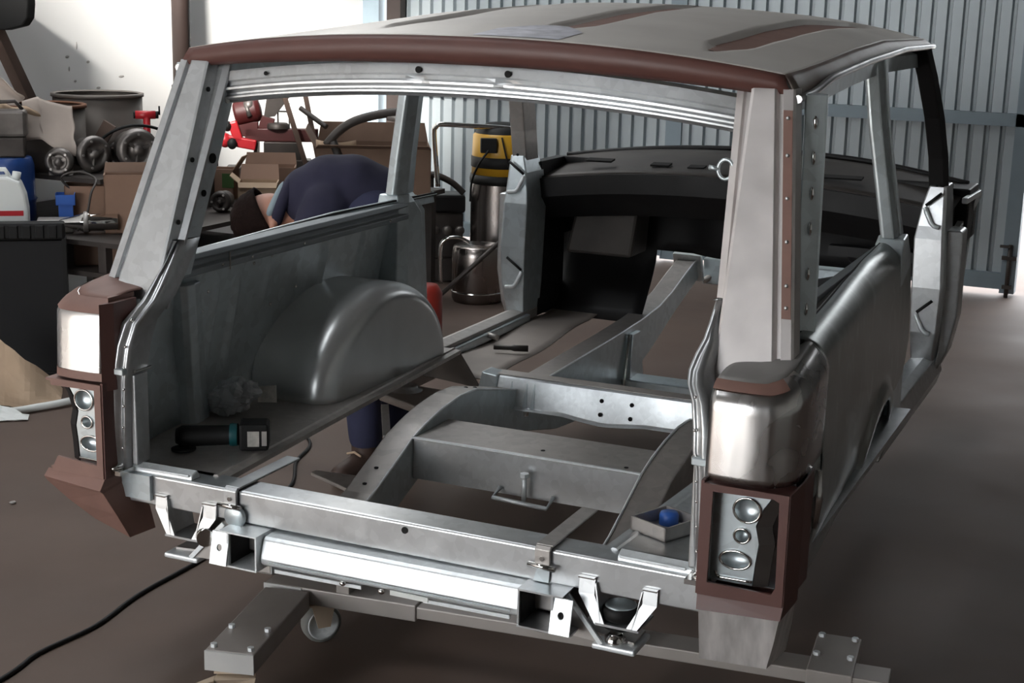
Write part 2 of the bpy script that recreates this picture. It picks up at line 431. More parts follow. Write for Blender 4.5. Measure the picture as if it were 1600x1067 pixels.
for s in (1, -1):
    def side(u, v, s=s):
        y = RY0 + .035 + u * (RY1 - RY0 - .035); x = roof_half(y) + .024 * math.sin(v * PI / 2)
        zt = roof_edge(y); zb = interp([(.3, 1.406), (.45, 1.413), (.6, 1.436), (.8, 1.446), (1.05, 1.458), (1.6, 1.474), (2.2, 1.470)], y)
        return (s * x, y, zt + (zb - zt) * v)
    mb = MB(); mb.grid(side, 40, 5); mb.build('roof_side', roofside if s > 0 else primer, car, solid=.005, off=-1)
    mb = MB()
    pts = [(s * (roof_half(y) + .030), y, interp([(.3, 1.406), (.45, 1.413), (.6, 1.436), (.8, 1.446), (1.05, 1.458), (1.6, 1.474), (2.2, 1.470)], y)) for y in [.30 + i * .062 for i in range(31)]]
    mb.tube(pts, .0085, 8); mb.build('drip_rail', galv, car)
    # inner cant rail above the side windows
    mb = MB(); mb.loft([[(s * (roof_half(y) - d), y, roof_edge(y) - e) for d, e in ((.0, .045), (.0, .085), (.05, .085), (.05, .03))] for y in [.36 + .06 * i for i in range(30)]], smooth=False)
    mb.build('cant_rail', galvb, car)
mb = MB(); mb.loft([[(x, RY1 - .10 + d, roof_edge(2.1) + (1 - (abs(x) / .7) ** 2.3) * .07 - e) for d, e in ((0, .03), (.10, .01), (.10, .07), (0, .09))] for x in [-.66 + .11 * i for i in range(13)]])
mb.build('windscreen_header', galvb, car)
# tailgate header -------------------------------------------------
def hz(x): return 1.4395 - .048 * (abs(x) / .66) ** 2.1
prof = [(.006, .004), (0, -.018), (.006, -.0225), (.004, -.030), (-.006, -.034), (-.006, -.039), (.006, -.043), (.012, -.047), (.012, -.051), (.004, -.055), (.004, -.059), (.016, -.063), (.020, -.068), (.060, -.070), (.090, -.055), (.090, .004)]
mb = MB(); secs = []
for i in range(61):
    x = -.655 + 1.31 * i / 60
    dent = max(0, 1 - abs(x + .10) / .03) + max(0, 1 - abs(x - .115) / .03)
    secs.append([(x, .292 + d + .030 * (abs(x) / .65) ** 3 + (.008 * dent if -.042 < e < -.028 else 0), hz(x) + e) for d, e in prof])
mb.loft(secs); hdr = mb.build('tailgate_header', galv, car)
for hx in (-.095, .12, -.50):
    mb = MB().disc((hx, .2905 + .03 * (abs(hx) / .65) ** 3, hz(hx) - .010), (0, -1, 0), .0075 if hx > -.4 else .005, .002, 14); mb.build('bolt_hole', hole, hdr)
# D pillars --------------------------------------------------------
ZT, ZB = 1.405, .865
def dp(s, z):
    t = (ZT - z) / (ZT - ZB)
    y = .285 + (.075 - .285) * t
    return t, y
def dsec(s, z):
    t, y = dp(s, z)
    xo = .706 + .084 * t; xi = .652 + .014 * t; fl = .614 + .037 * t
    pts = [(fl, .045), (fl, .036), (fl + .016, .030), (fl + .020, .036), (xi - .006, .036), (xi, .002), (xi + .006, 0), (xo - .004, 0), (xo, .004), (xo + .002, .014), (xo + .010, .014), (xo + .012, .004), (xo + .032, .006), (xo + .036, .012), (xo + .038, .05), (xo - .01, .06), (xi + .0, .06)]
    return [(s * a, y + b, z) for a, b in pts]
for s, nm in ((1, 'right'), (-1, 'left')):
    mb = MB(); mb.loft([dsec(s, ZT + .02 - (ZT + .02 - ZB) * i / 10) for i in range(11)])
    pil = mb.build('rear_pillar', steel if s > 0 else galv, car, bevel=.0015, seg=1)
    if s > 0: pil['label'] = 'pinkish bare steel pillar right of the tailgate opening'
    # primed strip on the outer edge of the right pillar
    if s > 0:
        mb = MB()
        q = []
        for z in (1.385, 1.0):
            t, y = dp(s, z); xo = .706 + .084 * t
            q.append([(s * (xo + .013), y + .0035, z), (s * (xo + .031), y + .0045, z), (s * (xo + .031), y + .010, z), (s * (xo + .013), y + .010, z)])
        mb.loft(q); mb.build('primed_strip', primer2, pil)
        mb = MB()
        for z in (1.37, 1.30, 1.22, 1.14, 1.06, 1.02):
            t, y = dp(s, z); mb.ell((s * (.706 + .084 * t + .022), y + .003, z), (.004, .003, .004), nu=8, nv=6)
        mb.each('weld_spot', galv, pil)
    else:
        for z in (1.36, 1.20, 1.06):
            t, y = dp(s, z); xi = .652 + .014 * t
            mb = MB().disc((s * (xi - .003), y + .018, z), (-s, -.1, 0), .006, .003, 10); mb.each('slot', hole, pil)
        mb = MB()
        for z in (.985, .955):
            t, y = dp(s, z); xi = .652 + .014 * t; mb.disc((s * (xi - .003), y + .018, z), (-s, -.1, 0), .004, .003, 8)
        mb.each('slot', hole, pil)
    # inner face of the pillar, running forward to the side window
    mb = MB()
    q = []
    for i in range(9):
        z = 1.40 - (1.40 - .93) * i / 8; t, y = dp(s, z); fl = .622 + .040 * t; xo = .706 + .084 * t
        q.append([(s * fl, y + .044, z), (s * (fl + .002), y + .085 + .01 * t, z), (s * (fl + .004), y + .10 + .02 * t, z), (s * (fl + .03), y + .11 + .02 * t, z), (s * (xo + .036), y + .06, z), (s * xo, y + .05, z)])
    mb.loft(q); inn = mb.build('pillar_inner_panel', galvb, car)
    if s < 0:
        for (z, r_) in ((1.335, .009), (1.20, .012), (1.12, .008), (.985, .013)):
            t, y = dp(s, z); fl = .622 + .036 * t
            nx, ny = -.115 - .0, -.047
            mb = MB().disc((s * (.622 + .040 * t + .001) + .001, y + .070 + .01 * t, z), (1, -.02, 0), r_, .003, 14); mb.build('access_hole', white if z in (1.335, .985) else hole, inn)
    # window channel post
    mb = MB()
    a, b = [], []
    T = [(.748, .345), (.752, .335), (.790, .355), (.792, .36), (.762, .40), (.752, .385)]
    Bt = [(.772, .285), (.776, .275), (.812, .295), (.814, .30), (.784, .33), (.774, .318)]
    mb.loft([[(s * x, y, 1.415) for x, y in T], [(s * x, y, .885) for x, y in Bt]]); wc = mb.build('window_channel', galvb, car, bevel=.002, seg=1)
    mb = MB()
    for i, z in enumerate((1.36, 1.29, 1.22, 1.15, 1.06, .99, .93)):
        t = (1.415 - z) / .53; mb.ell((s * (.771 + .024 * t), .343 - .058 * t, z), (.005, .004, .014), nu=8, nv=6)
    mb.each('clip', chrome, wc)
    # lower tailgate post : curved in at the belt then down to the sill
    mb = MB(); secs = []
    for (z, xi, yf) in ((1.02, .642, .150), (.98, .640, .118), (.95, .638, .090), (.925, .632, .060), (.90, .629, .032), (.88, .634, .010), (.85, .650, -.008), (.80, .660, -.022), (.76, .663, -.028), (.72, .670, -.028), (.62, .674, -.028), (.50, .680, -.028)):
        wd = interp([(.5, .040), (.78, .042), (.86, .040), (.93, .030), (1.02, .006)], z)
        secs.append([(s * xi, yf + .085, z), (s * xi, yf + .012, z), (s * (xi + .006), yf + .006, z), (s * (xi + .012), yf + .010, z), (s * (xi + .018), yf + .004, z), (s * (xi + wd * .6), yf - .004, z), (s * (xi + wd), yf + .004, z), (s * (xi + wd + .008), yf + .04, z), (s * (xi + wd), yf + .085, z)])
    mb.loft(secs, smooth=True); lp = mb.build('tailgate_post', galv, car, bevel=.002, seg=1)
    mb = MB()
    for z in (.86, .80, .75, .70, .66, .61, .56, .52):
        xi = interp([(.5, .680), (.76, .664), (.86, .652)], z); mb.ell((s * (xi + .009), -.020 if z < .84 else -.004, z), (.0035, .004, .0035), nu=8, nv=6)
    mb.each('weld_spot', chrome, lp)
    if s < 0:
        mb = MB().box(s * .705, s * .701, -.032, -.026, .80, .845); mb.each('slot', hole, lp)
    mb = MB(); mb.loft([[(s * .6625, .0, z), (s * .6625, .050, z), (s * .678, .050, z), (s * .678, .0, z)] for z in (.515, .73)]); mb.build('post_channel', galv, lp, bevel=.004)
    mb = MB().box(min(s * .658, s * .68), max(s * .658, s * .68), -.002, .058, .735, .743); mb.build('channel_cap', chrome, lp, bevel=.002)
    mb = MB().box(min(s * .668, s * .722), max(s * .668, s * .722), -.034, .03, .735, .750).box(min(s * .700, s * .716), max(s * .700, s * .716), -.038, -.026, .51, .735)
    mb.build('post_flange', galvb, lp, bevel=.002, seg=1)
    mb = MB().box(min(s * .672, s * .73), max(s * .672, s * .73), -.05, .0, .502, .512); mb.ell((s * .70, -.03, .515), (.02, .02, .008), nu=10, nv=6); mb.build('foot_bracket', chrome, lp)
# rear quarter corners ------------------------------------------------
def qx(y): return .872 - .046 * y     # outer skin in plan
for s in (1, -1):
    cm = bright
    # upper corner panel wrapping from the rear face round to the flank
    cols = [(.704, -.060), (.74, -.066), (.79, -.066), (.828, -.060), (.850, -.040), (.862, -.010), (.866, .04), (.866, .10), (.862, .17), (.858, .235)]
    def cp(u, v, s=s):
        f = u * (len(cols) - 1); i = min(int(f), len(cols) - 2); k = f - i
        x = cols[i][0] + (cols[i + 1][0] - cols[i][0]) * k; y = cols[i][1] + (cols[i + 1][1] - cols[i][1]) * k
        zt = .905 + max(0, u - .35) * .05; zb = .722 - .01 * max(0, u - .4)
        z = zb + (zt - zb) * v
        ins = .035 * max(0, (v - .75) / .25) ** 2.2; fw = .035 * max(0, (v - .80) / .20) ** 2.0
        cx = .74; x = x - ins * max(0, min(1, (x - .74) / .1)); y = y + fw * (1 - min(1, max(0, (y + .06) / .16))) + .010 * v
        return (s * x, y, z)
    mb = MB(); mb.grid(cp, 27, 14); o = mb.build('upper_corner_panel', cm, car, solid=.005, off=-1)
    if s < 0:
        # brown primer left round the edges of this corner
        mb = MB()
        def edge(u, v, s=s):
            p = Vector(cp(u, v)); return p + Vector((s * .0012 * min(1, u * 3), -.0018, .0012))
        mb.grid(lambda u, v: edge(u * .62, .84 + .16 * v), 14, 4); mb.grid(lambda u, v: edge(.50 + .5 * u, v), 10, 10); mb.grid(lambda u, v: edge(u * .55, .10 * v), 12, 2)
        mb.build('primer_edge', primer2, o)
        mb = MB(); mb.loft([[(s * .704, -.062, z), (s * .704, .05, z), (s * .690, .05, z), (s * .690, -.03, z)] for z in (.70, .80, .90)]); mb.build('primed_return', primer, o)
        mb = MB(); mb.loft([[(s * .704, -.03, z), (s * .704, .06, z), (s * .715, .06, z), (s * .715, -.02, z)] for z in (.90, .910)])
        mb.build('primed_return', primer2, o)
    else:
        mb = MB()
        def edge(u, v, s=s):
            p = Vector(cp(u, v)); return p + Vector((s * .0012 * min(1, u * 3), -.0015, .0016))
        mb.grid(lambda u, v: edge(u * .5, .92 + .08 * v), 14, 3); mb.build('primer_edge', primer2, o)
    # ledge closing the corner against the pillar
    mb = MB()
    def cover(u, v, s=s):
        p = Vector(cp(.999 * u, 1.0)); q = Vector((s * (.706 + .095 * u), .095 + .12 * u, .912 + .018 * u))
        r = p.lerp(q, v); r.z += .006 * math.sin(PI * v); return r
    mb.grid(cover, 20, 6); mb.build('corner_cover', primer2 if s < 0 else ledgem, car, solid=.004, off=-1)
    # lamp panel : frame round the lamp opening
    Mx = Matrix(((s, 0, 0, 0), (0, 0, 1, -.066), (0, 1, 0, 0), (0, 0, 0, 1)))   # plane x-z at the rear face
    if s > 0:
        o1 = [(.704, .495), (.868, .498), (.868, .716), (.704, .716)]
        o2 = [(.722, .522), (.846, .520), (.853, .535), (.850, .700), (.840, .705), (.724, .702)]
        lpn = plate('lamp_panel', o1, [o2], .006, Mx, primer, car)
    else:
        o1 = [(.704, .495), (.855, .495), (.835, .532), (.722, .525), (.722, .702), (.845, .700), (.850, .716), (.704, .716)]
        lpn = plate('lamp_panel', o1, [], .006, Mx, primer2, car)
    mb = MB(); mb.loft([[(s * .868, -.066, .50), (s * .868, -.066, .716)], [(s * .872, .03, .50), (s * .872, .03, .716)], [(s * .868, .12, .49), (s * .868, .12, .716)]], closed=False, caps=False)
    if s > 0: mb.build('lamp_panel_side', primer, lpn, solid=.004)
    mb = MB().hexa([(s * .700, -.066, .495), (s * .706, -.066, .495), (s * .706, .03, .495), (s * .695, .03, .495), (s * .700, -.066, .72), (s * .706, -.066, .72), (s * .706, .03, .72), (s * .695, .03, .72)])
    mb.build('lamp_panel_side', primer, lpn)
    mb = MB().box(min(s * .706, s * .866), max(s * .706, s * .866), -.062, .0, .708, .714).box(min(s * .706, s * .862), max(s * .706, s * .862), -.062, .0, .497, .503)
    if s > 0: mb.box(.855, .866, -.055, .0, .503, .71)
    (mb.build if s > 0 else mb.each)('lamp_recess', primer if s > 0 else primer2, lpn)
    mb = MB().box(min(s * .712, s * .80 if s < 0 else s * .86), max(s * .712, s * .80 if s < 0 else s * .86), .012, .018, .50, .712); mb.build('recess_back', galvb, lpn)
    # galvanized lamp backplate with three round holes
    Mb = Matrix(((s, 0, 0, 0), (0, 0, 1, -.030), (0, 1, 0, 0), (0, 0, 0, 1)))
    xo = [(.800, .515), (.803, .56), (.808, .60), (.800, .635), (.812, .67), (.828, .695), (.828, .708)]
    holes = [ring(.782, .664, .026, .024), ring(.775, .612, .015, .014), ring(.765, .562, .030, .018, p=2.6)]
    bp = plate('lamp_backplate', [(.716, .515)] + xo + [(.716, .708)], holes, .004, Mb, galvb, lpn)
    for hx, hzz, r1, r2 in ((.782, .664, .027, .025), (.775, .612, .016, .015), (.765, .562, .031, .019)):
        mb = MB(); mb.grid(lambda u, v: (s * (hx + r1 * v * math.cos(2 * PI * u)), -.029 + .016 * math.sqrt(max(0, 1 - v * v)), hzz + r2 * v * math.sin(2 * PI * u)), 20, 6); mb.build('lamp_cup', galvb, bp)
    mb = MB()
    for hx, hzz, r1, r2 in ((.782, .664, .026, .024), (.775, .612, .015, .014), (.765, .562, .030, .018)):
        pts = [(s * (hx + r1 * math.cos(a)), -.034, hzz + r2 * math.sin(a)) for a in [2 * PI * i / 20 for i in range(21)]]
        mb.tube(pts, .0028, 6, caps=False)
    pts = [(s * (.728 + .012 * (1 - math.cos(a))), -.034, .535 - .012 * math.sin(a)) for a in (0, .5, 1, 1.5)] + [(s * .80, -.034, .524)]
    mb.tube(smoothpath(pts, 4), .003, 6); mb.build('pressed_rim', chrome, bp)
    mb = MB(); mb.loft([[(s * (x + .002), -.034, z), (s * (x + .028), -.020, z), (s * (x + .028), -.016, z), (s * (x + .002), -.026, z)] for x, z in xo], smooth=False)
    mb.build('wavy_strip', dustd if s > 0 else blackp, bp)
    # lower valance
    vm = bright if s > 0 else primer2
    mb = MB()
    if s > 0:
        q = [[(.704, -.064, .497), (.868, -.064, .500), (.872, .03, .50)], [(.706, -.074, .468), (.866, -.074, .475), (.872, .03, .48)], [(.708, -.064, .464), (.862, -.064, .472), (.868, .03, .472)], [(.708, -.052, .41), (.852, -.052, .418), (.86, .05, .42)], [(.708, -.038, .352), (.838, -.038, .358), (.85, .06, .36)]]
        mb.loft(q[2:], closed=False, caps=False); va = mb.build('lower_valance', mat('scratched_steel', (.62, .60, .59), .40, .55, vscale=5, var=.42, rvar=.08, stretch=(6, 6, .9)), car, solid=.005)
        mb = MB(); mb.loft(q[:3], closed=False, caps=False); mb.build('valance_lip', primer, va, solid=.005)
    else:
        q = [[(-.700, .03, .50), (-.704, -.064, .497), (-.866, -.064, .497)], [(-.698, .03, .48), (-.706, -.080, .470), (-.868, -.078, .482)], [(-.690, .03, .46), (-.707, -.070, .462), (-.866, -.070, .470)], [(-.672, .05, .40), (-.690, -.045, .405), (-.830, -.04, .42)], [(-.666, .06, .345), (-.682, -.012, .342), (-.780, -.012, .372)]]
        mb.loft(q, closed=False, caps=False); mb.build('lower_valance', primer2, car, solid=.005)
# flanks -----------------------------------------------------------
AY, AZ, AR, ARZ = 1.10, .37, .245, .235
def skin_x(y, z):
    b = qx(y)
    if z > .90:
        q = min(1, (z - .90) / (ztop(y) - .90)); return b - .012 - .058 * (1 - math.sqrt(max(0, 1 - q * q)))
    if z > .70: return b - .012 * (z - .70) / .2
    return b - .06 * ((.70 - z) / .35) ** 2
def ztop(y): return .945 + .028 * min(1, max(0, (y - .23) / .8))
def zbot(y): return interp([(.12, .345), (.6, .375), (.9, .41), (1.57, .45)], y)
def fl(s):
    ny, nz = 80, 34
    def fn(u, v):
        z0 = .345; y = .235 + u * (1.575 - .235)
        zt = ztop(y)
        lo = zbot(y)
        if abs(y - AY) < AR: lo = max(lo, AZ + ARZ * math.sqrt(max(0, 1 - ((y - AY) / AR) ** 2)))
        z = lo + (zt - lo) * (1 - (1 - v) ** 1.7)
        if u > .93:                              # rounded upper front corner
            z = min(z, zt - .10 * ((u - .93) / .07) ** 3)
        x = skin_x(y, z)
        d = math.hypot((y - AY) / (AR + .06), (z - AZ) / (ARZ + .055))
        if d < 1.0 and z > .44: x += .014 * min(1, (1.0 - d) / .08)      # raised lip round the arch
        x += .0014 * noise.noise(Vector((y * 6, z * 7, s)))
        return (s * x, y, z)
    return fn
for s in (1, -1):
    mb = MB(); mb.grid(fl(s), 96, 34)
    fp = mb.build('quarter_panel', alu if s > 0 else galvb, car, solid=.004, off=-1)
    mb = MB()   # lower flank between lamp and arch, below the corner panel
    mb.grid(lambda u, v: (s * (skin_x(.12 + .115 * u, .36 + .365 * v) - .004), .12 + .118 * u, zbot(.15) + (.722 - zbot(.15)) * v), 6, 12)
    mb.build('flank_corner', alu if s > 0 else galvb, fp, solid=.004, off=-1)
    if s > 0:
        mb = MB(); mb.tube([(.868, .165, .58), (.870, .16, .64), (.868, .165, .70)], [.006, .012, .006], 10); mb.build('flank_crease', bright, fp)
    # shoulder strip and ledge under the window
    mb = MB()
    ys = [.26 + i * (1.60 - .26) / 16 for i in range(17)]
    mb.loft([[(s * (qx(y) - .064), y, ztop(y) - .002), (s * (qx(y) - .076), y, ztop(y) - .010), (s * (qx(y) - .080), y, ztop(y) - .006), (s * (.752 - .002 * y), y, ztop(y) - .008), (s * (.748 - .002 * y), y, ztop(y) - .035), (s * (qx(y) - .07), y, ztop(y) - .035)] for y in ys])
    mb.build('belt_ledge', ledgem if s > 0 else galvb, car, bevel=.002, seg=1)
    mb = MB(); mb.loft([[(s * (qx(y) - .075), y, ztop(y) - .001), (s * (qx(y) - .071), y, ztop(y) - .001), (s * (qx(y) - .071), y, ztop(y) - .012), (s * (qx(y) - .075), y, ztop(y) - .012)] for y in ys])
    mb.build('belt_seam', rub, car)
    # inner belt rail seen from inside
    mb = MB(); mb.loft([[(s * .752, y, .962 + .004 * y), (s * .722, y, .956 + .004 * y), (s * .716, y, .945 + .003 * y), (s * .728, y, .938 + .003 * y), (s * .728, y, .926 + .003 * y), (s * .714, y, .920 + .003 * y), (s * .714, y, .905 + .003 * y), (s * .752, y, .905 + .003 * y)] for y in (.17, .3, .6, .9, 1.2, 1.40)])
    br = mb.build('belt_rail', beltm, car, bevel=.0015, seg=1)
    mb = MB()
    for y in (.42, .55, .80, 1.28): mb.ell((s * .713, y, .915 + .003 * y), (.003, .006, .004), nu=8, nv=6)
    mb.box(min(s * .716, s * .712), max(s * .716, s * .712), .448, .452, .90, .945); mb.each('stud', chrome, br)
    # inner side wall with pressed beads
    def wl(u, v, s=s):
        y = .10 + u * 1.29; z = .498 + v * (.92 - .498)
        x = .835 - .085 * (max(0, z - .5) / .42) ** 1.3
        for by, z0, z1, a in ((.56, .60, .86, .012), (.70, .74, .89, .006), (.99, .70, .90, .012), (1.20, .60, .90, .01), (.47, .5, .86, .008)):
            if abs(y - by) < .016: x -= a * (1 - abs(y - by) / .016) * min(1, max(0, (z - z0) / .04)) * min(1, max(0, (z1 - z) / .04))
        x += .003 * noise.noise(Vector((y * 4, z * 5, 3)))
        x = min(x, skin_x(max(y, .235), z) - .010)
        return (s * x, y, z)
    mb = MB(); mb.grid(wl, 160, 24); iw = mb.build('inner_side_panel', galvb, car, solid=.003)
    mb = MB()
    for y, z in ((.43, .84), (.42, .79), (.62, .885), (.70, .895), (.86, .78), (.74, .75)):
        mb.ell((s * (.835 - .085 * (max(0, z - .5) / .42) ** 1.3 - .003), y, z), (.003, .005, .005), nu=8, nv=6)
    mb.each('rivet', chrome, iw)
    # hat section post between belt and floor, with hollow panel behind the rear pillar
    mb = MB()
    mb.loft([[(s * (.822 - o_), y0 + .10, z), (s * (.790 - o_), y0 + .095, z), (s * (.782 - o_), y0 + .06, z), (s * (.776 - o_), y0 + .055, z), (s * (.776 - o_), y0 + .02, z), (s * (.79 - o_), y0 + .01, z), (s * (.83 - o_), y0 + .0, z)] for z, o_, y0 in ((.50, 0.0, .36), (.60, .004, .345), (.88, .045, .275))])
    mb.build('hat_section', galvb, car, bevel=.003)
    def hol(u, v, s=s):
        z = .50 + .39 * v; a = u * PI * .5
        return (s * (.70 + .115 * math.sin(a) - .03 * v * math.sin(a)), .075 + .30 * (1 - math.cos(a)) - .05 * v * u, z)
    mb = MB(); mb.grid(hol, 14, 8); mb.build('corner_liner', galvb, car, solid=.003)
    # wheel arch box
    cy, rx_, rz_ = 1.05, .365, .275
    def arch(u, v, s=s):
        a = PI * v
        if u < .6:
            z0 = .497 + rz_ * math.sin(a); y0 = cy - rx_ * math.cos(a)
            xs = min(.838 - .085 * (max(0, z0 - .5) / .42) ** 1.3, skin_x(y0, z0) - .012); x = xs - (xs - .635) * (u / .6); k = 0
        elif u < .85:
            q = (u - .6) / .25 * PI / 2; x = .635 - .065 * math.sin(q); k = .065 * (1 - math.cos(q))
        else: x = .570; k = .065 + (u - .85) / .15 * .2995
        y = cy - (rx_ - k) * math.cos(a); z = .497 + max(0, (rz_ - k * rz_ / .365)) * math.sin(a)
        return (s * x, y, z)
    mb = MB(); mb.grid(arch, 40, 40); mb.build('wheel_arch', archm, car, solid=.003)
    # side floor
    mb = MB()
    fe = [(.06, .462), (.10, .465), (.69, .505), (1.30, .545), (1.46, .556)]
    mb.loft([[(s * x, y, .486), (s * x, y, .498), (s * (x + .018), y, .500), (s * (x + .022), y, .504), (s * (x + .030), y, .504), (s * (x + .034), y, .500), (s * .84, y, .500), (s * .84, y, .486)] for y, x in fe])
    sf = mb.build('side_floor', galvd if s < 0 else galv, car)
    mb = MB(); mb.hexa([(s * .515, .005, .500), (s * .69, .0, .500), (s * .69, .035, .500), (s * .515, .040, .500), (s * .515, .008, .512), (s * .69, .003, .512), (s * .69, .022, .520), (s * .515, .028, .520)])
    mb.bar((s * .52, .004, .511), (s * .66, 0, .511), .008, .006)
    mb.build('floor_lip', galvw, sf, bevel=.002, seg=1)
    # B pillar
    mb = MB(); secs = []
    for z, x, y0, y1 in ((1.455, .660, 1.335, 1.455), (1.28, .686, 1.335, 1.435), (1.10, .718, 1.345, 1.455), (.985, .738, 1.355, 1.475)):
        secs.append([(s * x, y0, z), (s * (x + .008), y0 - .006, z), (s * (x + .035), y0, z), (s * (x + .040), y0 + .05, z), (s * (x + .024), y0 + .055, z), (s * (x + .024), y0 + .080, z), (s * (x + .040), y0 + .085, z), (s * (x + .040), y1, z), (s * x, y1, z), (s * (x - .01), (y0 + y1) / 2, z)])
    mb.loft(secs); bp_ = mb.build('middle_pillar', galvb, car, bevel=.003, seg=1)
    mb = MB(); secs = []
    for z, x, y0, y1 in ((.985, .734, 1.365, 1.475), (.96, .728, 1.355, 1.50), (.92, .728, 1.355, 1.545), (.60, .735, 1.36, 1.585), (.46, .742, 1.36, 1.60)):
        secs.append([(s * x, y0, z), (s * (x - .012), y0 + .05, z), (s * (x - .012), y1 - .055, z), (s * (x + .004), y1 - .045, z), (s * (x + .006), y1, z), (s * .79, y1, z), (s * .80, y0, z)])
    mb.loft(secs); mb.build('lower_middle_pillar', galvb, car, bevel=.004)
    # A pillar : black raked top, galvanized post below
    mb = MB(); secs = []
    for z, x, y in ((1.475, .655, 2.03), (1.38, .672, 2.11), (1.25, .692, 2.19), (1.12, .706, 2.25), (1.00, .712, 2.29)):
        secs.append([(s * x, y, z), (s * (x + .050), y - .012, z), (s * (x + .060), y + .03, z), (s * (x + .03), y + .11, z), (s * x, y + .11, z)])
    mb.loft(secs); mb.build('windscreen_pillar', blackp if s > 0 else galvd, car, bevel=.004)
    mb = MB(); secs = []
    for z, x0, x1, y0, y1 in ((1.03, .716, .764, 2.27, 2.40), (.97, .700, .768, 2.26, 2.42), (.90, .690, .772, 2.25, 2.42), (.86, .685, .775, 2.24, 2.42), (.70, .690, .785, 2.24, 2.42), (.55, .695, .78, 2.25, 2.42), (.42, .705, .765, 2.28, 2.42)):
        secs.append([(s * x0, y0, z), (s * x1, y0, z), (s * (x1 + .006), y0 + .01, z), (s * (x1 + .006), y1, z), (s * x0, y1, z)])
    mb.loft(secs); ap = mb.build('front_post', galv if s > 0 else galvb, car, bevel=.004)
    for zc in (.95, .60):       # pressed hinge pockets
        mb = MB()
        xa, xb = (.712, .762) if s > 0 else (.700, .762)
        yz = 2.238
        mb.tube([(s * xa, yz + .004, zc + .012), (s * (xa + .006), yz, zc - .004), (s * (xa + .022), yz, zc - .036), (s * (xa + .032), yz, zc - .046), (s * xb, yz, zc - .050)], .0075, 8)
        mb.build('hinge_pocket_edge', galvw, ap)
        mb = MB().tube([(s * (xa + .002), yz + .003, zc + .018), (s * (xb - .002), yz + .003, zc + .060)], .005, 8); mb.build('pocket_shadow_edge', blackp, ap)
        mb = MB(); mb.disc((s * (xa + .03), 2.249, zc + .085 if zc > .8 else zc + .02), (0, -1, 0), .005, .003, 12); mb.build('bolt_hole', hole, ap)
    mb = MB(); secs = []
    for z, x, w_ in ((.885, .778, .040), (.88, .780, .048), (.60, .785, .048), (.48, .782, .030), (.42, .775, .012)):
        secs.append([(s * x, 2.30, z), (s * (x + w_), 2.31, z), (s * (x + w_), 2.42, z), (s * x, 2.42, z)])
    mb.loft(secs); mb.build('outer_post', galv, car, bevel=.006)
    # sill between the posts
    mb = MB(); mb.loft([[(s * .70, y, .415), (s * .70, y, .455), (s * .745, y, .462), (s * .775, y, .452), (s * .79, y, .40), (s * .775, y, .35), (s * .72, y, .35)] for y in (1.40, 1.9, 2.40)])
    mb.build('sill', galvd if s < 0 else galv, car, bevel=.003)
# small window stay on the right pillar edge
mb = MB().tube([(.615 + .016 * math.cos(a), .27, 1.262 + .020 * math.sin(a)) for a in [2 * PI * i / 16 for i in range(17)]], .004, 6, caps=False).tube([(.600, .27, 1.262), (.580, .27, 1.264)], .005, 8); mb.build('catch', galvb, car)
# heelboard and front floor on the left ---------------------------------
mb = MB().hexa([(-.70, 1.46, .40), (-.48, 1.45, .385), (-.48, 1.455, .385), (-.70, 1.465, .40), (-.70, 1.455, .492), (-.556, 1.455, .488), (-.556, 1.46, .488), (-.70, 1.46, .492)])
mb.build('heelboard', dustd, car)
mb = MB()
def ff(u, v):
    y = 1.465 + v * (2.72 - 1.465); return (-.70 + u * (.25 - .08 * v), y, .412 + .006 * math.sin(v * 12) + (.006 if v > .8 else 0))
mb.grid(ff, 6, 20); mb.build('front_floor', mat('dusty_floor_pan', (.36, .32, .29), .6, .15, var=.12), car, solid=.005)
mb = MB().bar((-.70, 1.47, .425), (-.70, 2.30, .43), .03, .03); mb.build('floor_flange', galvb, car, bevel=.004)
# bulkhead, scuttle and dash (black) -------------------------------------
mb = MB()
def fw(u, v):
    x = -.74 + 1.48 * u; z = .40 + .60 * v; y = 2.62 + .10 * math.sin(v * PI) - .20 * max(0, .35 - v)
    if abs(x) < .20 : y -= .14 * (1 - v) * (1 - (abs(x) / .2) ** 2)
    return (x, y, z)
mb.grid(fw, 30, 14, skip=lambda u, v: u > .27 and v < .45)
bh = mb.build('bulkhead', blackp, car, solid=.006)
mb = MB(); mb.hexa([(-.62, 2.46, .66), (-.36, 2.46, .66), (-.36, 2.64, .66), (-.62, 2.64, .66), (-.59, 2.50, .865), (-.345, 2.50, .875), (-.345, 2.64, .90), (-.59, 2.64, .90)])
mb.build('heater_box', dustd, bh, bevel=.012)
mb = MB().box(-.74, -.70, 2.40, 2.64, .42, 1.0).box(.70, .74, 2.46, 2.64, .75, 1.0); mb.each('bulkhead_side', blackp, bh)
mb = MB()
def dash(u, v):
    x = -.77 + 1.54 * u; a = abs(2 * u - 1)
    z = 1.042 - .065 * a ** 2.2 - .05 * (1 - v); y = 2.42 + .42 * v - .02 * a - .05 * math.sin(PI * u)
    if .50 < u < .57: z -= .035 * math.sin((u - .50) / .07 * PI) * (1 - v)
    return (x, y, z)
mb.grid(dash, 40, 10); ds = mb.build('scuttle', dustd, car, solid=.01)
ds['label'] = 'dusty black scuttle under the missing windscreen'
mb = MB(); mb.loft([[(x, 2.40 - .05 * math.sin(PI * (x + .77) / 1.54) - .02 * abs(x) / .77 + d, .992 - .065 * (abs(x) / .77) ** 2.2 + e) for d, e in ((0, 0), (.0, -.07), (.10, -.16), (.2, -.16), (.2, .0))] for x in [-.76 + .0844 * i for i in range(19)]])
mb.build('dash_rail', blackp, ds)
